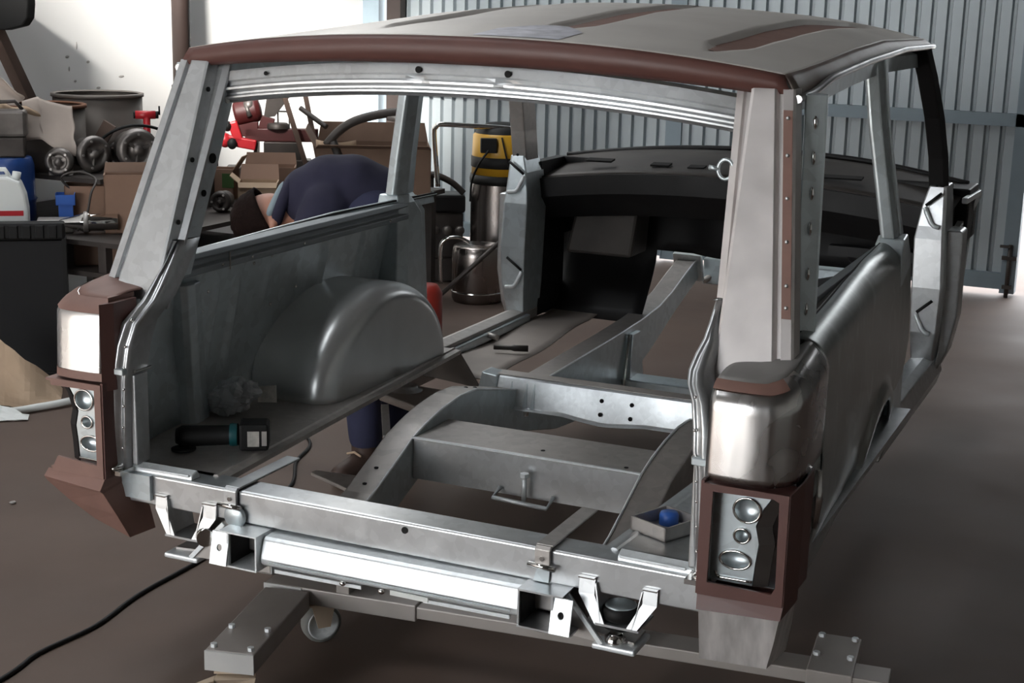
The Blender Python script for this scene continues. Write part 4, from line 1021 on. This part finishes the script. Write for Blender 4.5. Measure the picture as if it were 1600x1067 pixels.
def hair(u, v):
    a = 2 * PI * u; t = v * PI * .53
    n = 1 + .05 * noise.noise(Vector((a * 3, t * 4, 0)))
    p = Vector((-math.cos(t) * .116 * n, math.sin(t) * math.cos(a) * .086 * n, math.sin(t) * math.sin(a) * .094 * n + .012))
    return Hd + hr @ p
mb.grid(hair, 36, 18); mb.xf(Matrix.Translation(Vector((0, 0, .006)))); mb.build('hair', hairm, per, solid=.008)

# ------------------------------------------------------------------ racking along the white wall
rk = thing('storage_rack', 'dark angle-iron storage rack along the white wall, heaped with car parts', 'rack', (-3.0, 2.7, 0))
for z, x1, y0, y1 in ((.765, -2.74, 2.39, 3.24), (.553, -2.42, 2.11, 3.24), (.425, -2.50, 2.11, 3.24)):
    mb = MB().box(-3.52, x1, y0, y1, z, z + .02); mb.build('shelf', iron, rk)
for x in (-3.50, -2.52):
    for y in (2.14, 3.21): mb = MB().box(x - .02, x + .02, y - .02, y + .02, 0, .785 if x < -3 else .553); mb.build('post', iron, rk)
for y in (2.66, 3.2): mb = MB().box(-2.79, -2.75, y - .02, y + .02, .573, .765); mb.build('post', iron, rk)
tbn = thing('work_table', 'low dark work table under the large cardboard box and red machine', 'table', (-2.7, 3.9, 0))
mb = MB().box(-3.42, -2.14, 3.28, 4.45, .55, .575); mb.build('table_top', iron, tbn)
for x in (-3.36, -2.20):
    for y in (3.34, 4.39): mb = MB().box(x - .025, x + .025, y - .025, y + .025, 0, .55); mb.build('leg', iron, tbn)
SH, LO, BT, TT = .786, .574, .446, .576

def carton(label, x, y, z, w_, d, h, deg, m_, flaps=(), group=None, name='cardboard_box', t=.006):
    o = thing(name, label, 'box', (x, y, z), group); M_ = frame(x, y, z, deg)
    mb = MB().box(-w_ / 2, w_ / 2, -d / 2, d / 2, 0, t)
    mb.box(-w_ / 2, w_ / 2, -d / 2, -d / 2 + t, 0, h).box(-w_ / 2, w_ / 2, d / 2 - t, d / 2, 0, h).box(-w_ / 2, -w_ / 2 + t, -d / 2, d / 2, 0, h).box(w_ / 2 - t, w_ / 2, -d / 2, d / 2, 0, h)
    mb.xf(M_); mb.build('box_body', m_, o)
    for (sd, ang, ln, fm) in flaps:
        a = math.radians(ang); mb = MB(); q = []
        e = {'f': (0, -1), 'b': (0, 1), 'l': (-1, 0), 'r': (1, 0)}[sd]
        hw = w_ / 2 if e[0] == 0 else d / 2
        for k in (0, 1):
            off = (d / 2 if e[0] == 0 else w_ / 2) + math.cos(a) * ln * k; zz = h + math.sin(a) * ln * k
            for sg in (-1, 1):
                hh = hw * (1 - .06 * k)
                q.append((e[0] * off + (sg * hh if e[0] == 0 else 0), e[1] * off + (sg * hh if e[0] != 0 else 0), zz))
        mb.add([q[0], q[1], q[3], q[2]], [(0, 1, 2, 3)]); mb.xf(M_); mb.build('flap', fm, o, solid=.004)
    return o
def drum(label, x, y, z, r, h, m_, rim, name='steel_drum', inner=None):
    o = thing(name, label, 'drum', (x, y, z))
    mb = MB().lathe([(0, .0), (r, 0), (r, h * .3), (r * 1.02, h * .33), (r, h * .36), (r, h - .012), (r - .006, h - .012), (r - .006, .01), (0, .01)], (x, y, z), (0, 0, 1), 40); mb.build('shell', m_, o)
    mb = MB().lathe([(r - .012, h - .014), (r + .008, h - .014), (r + .008, h), (r - .004, h + .002), (r - .012, h - .004)], (x, y, z), (0, 0, 1), 40); mb.build('rim', rim, o)
    return o
drum('large dark open-topped steel drum against the white wall', -3.24, 2.99, SH, .205, .312, drumm, drumm)
drum('open steel drum with a rusty orange rim and paper hung over it', -3.21, 2.58, SH, .185, .285, drumm, rust)
mb = MB()
def ppr(u, v):
    w_ = .10 * (1 - .3 * v); d_ = .03 * math.sin(u * 9) + .02 * noise.noise(Vector((u * 3, v * 4, 1)))
    px, py = -3.045 - .10 * (u - .5) * 0, 2.455
    return (px + math.cos(.66) * (u - .5) * .20 + .035 * v * math.cos(-.9) - .03 * (1 - v) + d_ * .4, py + math.sin(.66) * (u - .5) * .20 - .04 * v + d_ * .5, 1.095 - .165 * v + .02 * math.sin(u * 5) - .05 * v * u)
mb.grid(ppr, 14, 14); solo(mb, 'kraft_sheet', paperm, 'crumpled kraft paper sheet hanging over the rusty-rimmed drum', 'paper', solid=.002)
mb = MB()
mb.grid(lambda u, v: (-3.16 + .13 * (u - .5) + .02 * math.sin(v * 7), 2.365 + .11 * (u - .5), 1.09 - .075 * v - .03 * u + .008 * math.sin(u * 11)), 8, 8); solo(mb, 'paper_scrap', cardl, 'small pale paper scrap on the rusty-rimmed drum edge', 'paper', solid=.002)
mb = MB()
mb.grid(lambda u, v: (-3.42 + .17 * u, 2.34 + .15 * u + .03 * math.sin(5 * v), 1.09 + .20 * (1 - v) * (1 - u * .75) - .02 * u + .01 * math.sin(12 * u)), 10, 8); solo(mb, 'paper_sack', paperm, 'crumpled tan paper sack leaning on the white wall, top left', 'paper', solid=.003)
wl_ = thing('work_lamp', 'black rounded lamp head on a leaning brown post, top left', 'lamp', (-3.15, 2.78, 0))
mb = MB().bar((-3.495, 2.97, SH + .002), (-3.495, 2.60, 1.42), .06, .05); 
mb.build('post', wood, wl_)
mb = MB(); mb.loft([[(-3.42 + dx * .79, 2.63 + dx * .61 + dy, z) for dx, z in ((-.16, 1.38), (-.02, 1.385), (.055, 1.405), (.078, 1.44), (.085, 1.50), (.085, 1.62), (-.16, 1.62))] for dy in (0, .05)]); mb.build('lamp_head', rub, wl_, bevel=.006)
# machine casings and castings on the upper shelf
mc = thing('motor_casing', 'grey-green motor casing with a dark handle standing on the blue barrel', 'motor', (-3.11, 2.265, .870))
M_ = frame(-3.09, 2.285, .870, 38)
mb = MB().box(-.12, .045, -.05, .05, .085, .20); mb.xf(M_); cs = mb.build('casing', castm, mc, bevel=.015)
mb = MB().box(-.13, .035, -.055, .05, 0, .085); mb.xf(M_); mb.build('base', iron, mc, bevel=.008)
mb = MB().tube([(-.10, -.02, .20), (-.08, -.02, .23), (0, -.02, .235), (.03, -.02, .20)], .008, 8); mb.xf(M_); mb.build('handle', iron, mc)
mb = MB().hexa([(.05, -.03, .06), (.15, -.03, .06), (.15, .02, .06), (.05, .02, .06), (.05, .0, .10), (.15, .0, .10), (.15, .03, .10), (.05, .03, .10)]); mb.xf(M_); mb.xf(Matrix.Translation((.02, .09, -.145))); solo(mb, 'metal_tray', galvd, 'grey metal tray edge beside the motor casing', 'tray')
def housing(label, x, y, z, deg, r, ln, m_, rib=8, name='gearbox_housing', face=False):
    o = thing(name, label, 'car part', (x, y, z)); M_ = frame(x, y, z + r, deg)
    mb = MB().lathe([(0, -.5 * ln), (r * .22, -.5 * ln), (r * .24, -.38 * ln), (r * .55, -.30 * ln), (r * .58, -.42 * ln), (r * .88, -.42 * ln), (r * .90, -.34 * ln), (r, -.30 * ln), (r, -.18 * ln), (r * .9, -.14 * ln), (r * .82, .5 * ln), (0, .5 * ln)], (0, 0, 0), (0, 1, 0), 32); mb.xf(M_); b = mb.build('housing', m_, o)
    mb = MB()
    for k in range(3): a = 2 * PI * k / 3 + .4; mb.bar((math.cos(a) * r * .2, -.34 * ln, math.sin(a) * r * .2), (math.cos(a) * r * .60, -.36 * ln, math.sin(a) * r * .60), .010, .014)
    mb.xf(M_); mb.each('rib', m_, o)
    mb = MB()
    for k in range(rib // 2): a = 2 * PI * (k + .5) / (rib // 2); mb.lathe([(0, .006), (.0055, .006), (.0055, 0)], (math.cos(a) * r * .74, -.42 * ln, math.sin(a) * r * .74), (0, -1, 0), 6, smooth=False)
    mb.xf(M_); mb.each('bolt', galvd, o)
    return o
housing('smallest round grey casting, leftmost of the row on the rack top', -2.985, 2.43, SH, 30, .060, .14, castm, 8)
housing('round grey cast cover below the hanging paper', -2.93, 2.56, SH, 70, .082, .10, castm, 10)
housing('large dark bell housing with bolted rim beside the leaning pillar', -2.83, 2.74, SH, 55, .095, .14, castm, 12)
housing('oily casting at the right end of the rack top', -2.84, 3.10, SH, 20, .075, .16, iron, 8)
housing('dark casting behind the hanging paper', -2.97, 2.80, SH, 45, .06, .10, iron, 8)
mb = MB().tube(smoothpath([(-2.99, 2.60, .80), (-2.94, 2.66, .93), (-2.84, 2.74, .985), (-2.76, 2.86, .955), (-2.74, 2.92, .87)], 6), .007, 8); solo(mb, 'rubber_hose', rub, 'thin dark hose arching over the bell housing', 'hose')
mb = MB().bar((-2.99, 2.69, .90), (-2.94, 2.71, .99), .02, .06); mb.bar((-2.98, 2.69, .786), (-2.985, 2.69, .90), .02, .05); solo(mb, 'olive_strap', wood, 'olive strap piece standing between two castings', 'strap')
rc = thing('tee_handle_tool', 'bright red t-shaped tool with black ends in front of the white wall', 'tool', (-2.88, 2.89, SH))
M_ = frame(-2.885, 2.89, SH, 38)
mb = MB().tube([(-.045, 0, .235), (.045, 0, .235)], .019, 18); mb.xf(M_); mb.build('barrel', red, rc)
mb = MB().tube([(-.054, 0, .235), (-.043, 0, .235)], .017, 14).tube([(.043, 0, .235), (.058, 0, .235)], .017, 14); mb.xf(M_); mb.each('end_cap', rub, rc)
mb = MB().tube([(.005, 0, 0), (.005, 0, .225)], .017, 14); mb.xf(M_); mb.build('stem', red, rc)
mb = MB().tube([(.062, .0, .235), (.062, 0, .275)], .004, 8); mb.xf(M_); mb.build('lever', rub, rc)
# things on the lower shelf
cr = thing('blue_barrel', 'dark blue plastic barrel at the left end of the rack', 'barrel', (-3.10, 2.26, LO))
mb = MB().lathe([(0, 0), (.088, 0), (.098, .02), (.098, .10), (.103, .115), (.098, .13), (.098, .26), (.09, .29), (.085, .295), (0, .295)], (-3.12, 2.27, LO), (0, 0, 1), 28); mb.build('shell', blue, cr)
mb = MB().lathe([(.099, .112), (.106, .116), (.099, .120)], (-3.12, 2.27, LO), (0, 0, 1), 28); mb.build('rolling_hoop', blue, cr)
jc = thing('jerrycan', 'white plastic jerrycan with a red label at the left end of the rack', 'jerrycan', (-2.97, 2.14, LO))
M_ = frame(-2.985, 2.135, LO, 38)
mb = MB(); mb.loft([[(x, y, z) for x, z in ((-.14, 0), (.052, 0), (.058, .012), (.058, .10), (.050, .16), (.030, .215), (-.02, .235), (-.14, .235))] for y in (-.055, .055)]); mb.xf(M_); jb = mb.build('can', white, jc, bevel=.010)
mb = MB().box(-.055, .040, -.0575, -.055, .075, .096); mb.xf(M_); mb.build('red_label', red, jb)
mb = MB().tube([(-.09, 0, .235), (-.08, 0, .262), (-.03, 0, .262), (-.015, 0, .235)], .010, 8).lathe([(0, .03), (.018, .03), (.018, 0)], (.012, 0, .222), (.2, 0, 1), 14); mb.xf(M_); mb.each('handle', white, jc)
M_ = frame(-2.88, 2.33, LO, 38)
mb = MB().box(-.04, .04, -.03, .03, .10, .104).box(-.04, -.037, -.03, .03, .10, .15).box(.037, .04, -.03, .03, .10, .15).box(-.04, .04, .027, .03, .10, .15).box(-.04, .04, -.03, -.027, .10, .145).box(-.03, .03, -.02, .02, 0, .10)
mb.xf(M_); solo(mb, 'storage_bin', bluel, 'small bright blue storage bin in front of the cardboard', 'bin')
M_ = frame(-2.84, 2.24, LO, 38)
mb = MB().box(-.09, .06, -.05, .05, 0, .055); mb.xf(M_); solo(mb, 'grey_plastic_case', galvd, 'flat grey case between the jerrycan and the chrome pipe', 'case', bevel=.006)
ch = thing('silencer', 'shiny chrome exhaust silencer with a cut cone end on the rack', 'exhaust', (-2.72, 2.27, LO))
M_ = frame(-2.715, 2.245, LO + .048, 38)
mb = MB().lathe([(.006, -.105), (.014, -.09), (.034, -.015), (.042, 0), (.042, .02), (.038, .026), (.036, .03), (.036, .14), (0, .14)], (0, 0, 0), (1, 0, 0), 26); mb.xf(M_); mb.build('body', chrome, ch)
mb = MB().lathe([(.043, 0), (.046, .004), (.046, .016), (.043, .02)], (.0, 0, 0), (1, 0, 0), 26); mb.xf(M_); mb.build('band', galvd, ch)
carton('tan cardboard box standing at the front of the rack beside the pillar', -2.59, 2.40, LO, .215, .10, .246, 38, card, (('b', 50, .05, cardd),))
carton('brown cardboard box tucked behind the chrome silencer', -2.87, 2.47, LO, .20, .16, .175, 38, card)
carton('wide flat cardboard box on the lowest shelf', -2.68, 2.35, BT, .27, .20, .102, 38, cardd)
mb = MB().tube(smoothpath([(-2.86, 2.40, .70), (-2.90, 2.33, .785), (-2.83, 2.36, .815), (-2.74, 2.36, .79), (-2.70, 2.28, .74), (-2.70, 2.25, .66), (-2.72, 2.21, .59)], 8), .005, 8); solo(mb, 'wire_loop', dustd, 'grey wire looping down in front of the chrome silencer', 'wire')
# black radiator standing on the floor
ra = thing('radiator', 'black car radiator standing on the floor beside the rack', 'radiator', (-2.78, 1.93, 0))
M_ = frame(-2.75, 1.98, 0, 38)
mb = MB().box(-.30, .115, -.025, .025, .02, .58); mb.xf(M_); mb.build('core', mat('black_core', (.006, .006, .007), .8), ra)
mb = MB().box(-.31, .125, -.035, .035, .585, .655); mb.xf(M_); tk = mb.build('header_tank', rub, ra, bevel=.010)
mb = MB()
for k in range(8): mb.box(-.29 + .05 * k, -.255 + .05 * k, -.041, -.034, .592, .645)
mb.xf(M_); mb.each('tank_rib', rub, tk, bevel=.004)
mb = MB().box(.112, .128, -.035, .035, .02, .59).box(-.31, -.296, -.035, .035, .02, .59); mb.xf(M_); mb.each('side_frame', rub, ra)
mb = MB().box(-.31, .125, -.035, .035, 0, .04); mb.xf(M_); mb.build('bottom_tank', rub, ra, bevel=.008)
mb = MB()
def torn(u, v):
    x = -.20 + .30 * u; h = .27 * (1 - u) ** .8 + .02
    return (x, -.05 - .13 * v + .03 * math.sin(u * 8), .006 + h * (1 - v) ** 1.2 + .012 * noise.noise(Vector((u * 5, v * 5, 0))) + .006)
mb.grid(torn, 16, 10, smooth=False); mb.xf(frame(-2.575, 1.765, 0, 38)); solo(mb, 'torn_cardboard', cardl, 'torn tan cardboard crumpled on the floor in front of the radiator', 'cardboard', solid=.004)
mb = MB(); mb.grid(lambda u, v: (-.25 + .24 * u, -.21 - .06 * v, .008 + .10 * (1 - u) * (1 - v) + .01 * noise.noise(Vector((u * 6, v * 6, 4)))), 10, 6, smooth=False); mb.xf(frame(-2.52, 1.70, 0, 38)); solo(mb, 'pale_rag', white, 'pale rag under the torn cardboard on the floor', 'rag', solid=.004)
# things on the work table
carton('large brown cardboard box with open pale flap behind the bending person', -2.36, 4.06, TT, .58, .40, .25, 30, cardd, (('f', 20, .06, cardd), ('b', 75, .10, cardd), ('l', 60, .10, cardd)))
mb = MB(); mb.grid(lambda u, v: (-.10 + .20 * u + .006 * v, .0 - .02 * math.sin(PI * u), .11 * (1 - v) - .012 * math.sin(PI * u) * (1 - v)), 8, 4); mb.xf(frame(-2.435, 3.815, .755, 30)); 
o = mb.build('pale_flap', cardl, bpy.data.objects['cardboard_box.003'], solid=.004)
carton('open tan cardboard box with raised flaps nearest the person', -2.62, 3.40, TT, .19, .14, .11, 30, cardl, (('b', 60, .08, card), ('l', 40, .05, cardl), ('f', -50, .03, cardl)))
carton('cardboard box with green printing left of the person', -2.88, 3.46, TT, .15, .12, .15, 20, card, (('r', 55, .08, cardl),), name='printed_box')
mb = MB().box(.02, .078, -.0625, -.060, .06, .13); mb.xf(frame(-2.88, 3.46, TT, 20)); mb.build('green_print', greenm, bpy.data.objects['printed_box'])
carton('brown cardboard box behind the open tan box', -2.74, 3.68, TT, .26, .16, .15, 30, card, (('b', 70, .06, card),))
housing('dark oily canister below the printed box', -2.62, 3.10, LO, 20, .05, .12, iron, 6, name='oily_canister')
rh = thing('red_machine', 'red painted machine frame with dark motor and bright red arm in front of white wall', 'machine', (-3.05, 4.13, TT))
M_ = frame(-3.075, 4.13, 0, 30)
mb = MB().box(-.10, .29, -.03, .03, .795, .865); mb.xf(M_); mb.build('beam', redd, rh, bevel=.006)
mb = MB().bar((-.215, -.03, .805), (-.04, -.03, .775), .05, .055).bar((-.13, -.03, .79), (-.165, -.03, .90), .05, .05).ell((-.205, -.03, .80), (.035, .04, .04)); mb.xf(M_); mb.each('arm', red, rh, bevel=.008)
mb = MB().ell((-.165, -.07, .785), (.026, .02, .03)).ell((-.19, -.04, .875), (.025, .03, .028)); mb.xf(M_); mb.each('clamp_knob', rub, rh)
mb = MB().lathe([(0, 0), (.05, 0), (.066, .012), (.066, .12), (.05, .14), (.02, .145), (0, .145)], (-.155, 0, .935), (1, 0, .25), 22).bar((-.15, 0, .86), (-.03, 0, .86), .06, .08).bar((-.02, 0, .90), (.05, 0, .88), .05, .07); mb.xf(M_); mb.build('motor', redd, rh, bevel=.004)
mb = MB().ell((-.075, -.03, .985), (.035, .035, .035)).tube([(-.09, -.05, .99), (-.07, -.06, .93)], .015, 10); mb.xf(M_); mb.build('motor_head', castm, rh)
mb = MB().hexa([(.0, -.02, .92), (.06, -.02, .93), (.06, .03, .93), (0, .03, .92), (.03, -.02, 1.10), (.19, -.02, 1.10), (.19, .03, 1.10), (.03, .03, 1.10)]).hexa([(.03, -.02, 1.10), (.19, -.02, 1.10), (.19, .03, 1.10), (.03, .03, 1.10), (.0, -.02, 1.2), (.15, -.02, 1.2), (.15, .03, 1.2), (.0, .03, 1.2)]); mb.xf(M_); mb.build('guard', iron, rh)
mb = MB().tube([(.075, 0, .86), (.075, 0, .96)], .005, 6).tube([(.135, 0, .86), (.135, 0, 1.0)], .004, 6).tube([(.06, 0, .955), (.135, 0, .955)], .005, 6); mb.xf(M_); mb.each('rod', iron, rh)
mb = MB().lathe([(0, .03), (.05, .03), (.06, .02), (.06, 0)], (.075, -.01, .865), (0, 0, 1), 18); mb.xf(M_); mb.build('reel', iron, rh)
mb = MB().box(.0, .20, -.05, .05, .69, .795).box(.02, .25, -.06, .06, .576, .70).box(-.20, .02, -.06, .06, .576, .66); mb.xf(M_); mb.build('engine_base', iron, rh, bevel=.006)
mb = MB().hexa([(-.27, .0, .58), (-.17, .0, .58), (-.17, .05, .58), (-.27, .05, .58), (-.16, .0, 1.12), (-.09, .0, 1.12), (-.09, .05, 1.12), (-.16, .05, 1.12)]) if False else MB().bar((-.04, 0, .62), (-.04, 0, .80), .05, .03); mb.xf(M_); mb.build('upright', castm, rh)
for nm, a, b in (('timber_bar', (-2.94, 4.06, 1.16), (-2.80, 4.17, .576)), ('timber_bar', (-2.85, 4.15, 1.16), (-2.755, 4.21, .576))):
    mb = MB().bar(a, b, .026, .026); solo(mb, nm, wood, 'leaning brown bar, left of the pair in front of the red machine' if a[0] < -2.9 else 'leaning brown bar, right of the pair in front of the red machine', 'bar')
mb = MB().tube(smoothpath([(-2.47, 3.78, .84), (-2.41, 3.80, .91), (-2.33, 3.83, .965), (-2.22, 3.90, 1.0), (-2.10, 3.97, 1.015)], 6), .022, 12); hs = mb
o = hs.build('air_hose', dustd, None, at=centre_at(hs)); tag(o, 'thick ribbed hose arching out of the large cardboard box', 'hose')
mb = MB().tube([(-2.20, 3.92, .99), (-2.08, 3.98, .97)], .022, 12); mb.build('hose_end', galvd, o); mb = MB().tube([(-2.44, 3.79, .86), (-2.38, 3.82, .70)], .022, 12); mb.build('hose_tail', dustd, o)
mb = MB().tube(smoothpath([(-2.80, 4.06, .99), (-2.73, 4.06, .95), (-2.64, 4.06, .90)], 6), .014, 8); solo(mb, 'dark_lever', iron, 'dark lever sloping down to the large cardboard box', 'lever')
# vacuum cleaner
vc = thing('vacuum_cleaner', 'yellow and black workshop vacuum cleaner with stainless drum by the sheet door', 'vacuum cleaner', (-2.0, 4.87, 0))
vo = (-2.0, 4.87, 0); vr = .172
mb = MB().lathe([(0, .18), (vr, .18), (vr, .20), (vr * 1.0, .57), (vr, .58), (0, .58)], vo, (0, 0, 1), 36); dr = mb.build('drum', stain, vc)
mb = MB().lathe([(vr, .195), (vr + .005, .20), (vr, .205)], vo, (0, 0, 1), 36); mb.build('drum_rim', chrome, dr)
mb = MB().lathe([(0, .575), (vr + .006, .575), (vr + .008, .60), (vr + .002, .625), (0, .625)], vo, (0, 0, 1), 36); mb.build('lower_band', rub, vc)
mb = MB().lathe([(0, .62), (vr - .002, .62), (vr - .004, .75), (vr - .008, .84), (vr - .03, .858), (0, .858)], vo, (0, 0, 1), 36); hd = mb.build('motor_head', yell, vc)
mb = MB().lathe([(vr - .001, .665), (vr + .002, .668), (vr + .001, .722), (vr - .003, .725)], vo, (0, 0, 1), 36); mb.build('black_band', rub, hd)
mb = MB().lathe([(vr - .02, .850), (vr - .03, .875), (vr - .09, .905), (0, .91)], vo, (0, 0, 1), 36); mb.build('top_cover', rub, vc)
M_ = frame(*vo, 30)
mb = MB().box(-.135, -.045, -vr - .012, -vr + .03, .755, .835); mb.xf(M_); mb.build('switch_box', rub, vc, bevel=.006)
mb = MB().tube(smoothpath([(-.09, -vr - .012, .77), (-.14, -vr - .01, .70), (-.175, -vr + .04, .60), (-.18, -.09, .48)], 5), .006, 8).tube(smoothpath([(-.02, -vr - .004, .84), (.01, -vr - .012, .72), (.04, -vr - .01, .62)], 5), .005, 8); mb.xf(M_); mb.each('power_lead', rub, vc)
mb = MB().tube(smoothpath([(-.36, -.10, .56), (-.375, -.10, .72), (-.385, -.10, .855), (-.375, -.10, .885), (-.345, -.10, .900), (-.20, -.10, .895), (.0, -.10, .885), (.12, -.10, .872)], 6), .014, 12); mb.xf(M_); mb.build('push_handle', chrome, vc)
mb = MB().lathe([(0, .07), (.20, .07), (.205, .10), (.185, .185), (0, .185)], vo, (0, 0, 1), 30); mb.build('trolley', rub, vc)
for a in (20, 110, 200, 290):
    c = Vector(vo) + Vector((math.cos(math.radians(a)) * .17, math.sin(math.radians(a)) * .17, .035)); mb = MB().lathe([(0, -.014), (.035, -.014), (.035, .014), (0, .014)], c, (1, .3, 0), 16); mb.build('castor', rub, vc)
pt_ = thing('steel_pot', 'low stainless pot with a bent chrome handle on the floor by the vacuum', 'pot', (-1.93, 4.40, 0))
po = (-1.90, 4.38, 0)
mb = MB().lathe([(0, .0), (.13, 0), (.14, .02), (.14, .25), (.135, .29), (.125, .30), (.0, .30)], po, (0, 0, 1), 30); mb.build('body', stain, pt_)
mb = MB().tube(smoothpath([(-2.05, 4.24, .10), (-2.055, 4.24, .28), (-2.03, 4.25, .335), (-1.97, 4.28, .345), (-1.92, 4.31, .32)], 6), .011, 10); mb.build('handle', chrome, pt_)
mb = MB().lathe([(.14, .05), (.146, .055), (.14, .06)], po, (0, 0, 1), 30); mb.build('rim', chrome, pt_)
mb = MB().tube([(-2.02, 4.05, .02), (-1.66, 4.24, .40)], .012, 10); mb.tube([(-1.66, 4.24, .40), (-1.64, 4.25, .42)], .016, 10); solo(mb, 'steel_pipe', iron, 'dark steel pipe leaning up in front of the stainless pot', 'pipe')
eb_ = thing('engine_block', 'black oily engine block on the floor beside the vacuum cleaner', 'engine', (-2.35, 4.80, 0))
M_ = frame(-2.34, 4.80, 0, 30)
mb = MB().box(-.16, .12, -.10, .10, .14, .40).box(-.12, .08, -.08, .08, 0, .14); mb.xf(M_); blk = mb.build('block', iron, eb_, bevel=.012)
mb = MB().box(-.15, .13, -.11, .09, .40, .50); mb.xf(M_); mb.build('cylinder_head', blackp, eb_, bevel=.014)
mb = MB().tube(smoothpath([(-.16, -.05, .60), (-.05, -.08, .61), (.05, -.09, .57), (.12, -.10, .51)], 5), .018, 10).tube([(-.06, -.06, .5), (-.06, -.07, .60)], .014, 8); mb.xf(M_); mb.each('manifold', iron, eb_)
mb = MB()
for k in range(4): mb.lathe([(0, .03), (.022, .03), (.028, 0)], (-.11 + .07 * k, -.10, .30), (0, -1, 0), 14)
mb.xf(M_); mb.each('core_plug', castm, eb_)
mb = MB().lathe([(0, 0), (.07, 0), (.075, .02), (.075, .22), (.05, .26), (0, .26)], (-1.72, 3.45, 0), (0, 0, 1), 20); solo(mb, 'red_canister', mat('deep_red_paint', (.25, .02, .012), .4), 'dark red canister on the floor seen past the middle pillar', 'canister')
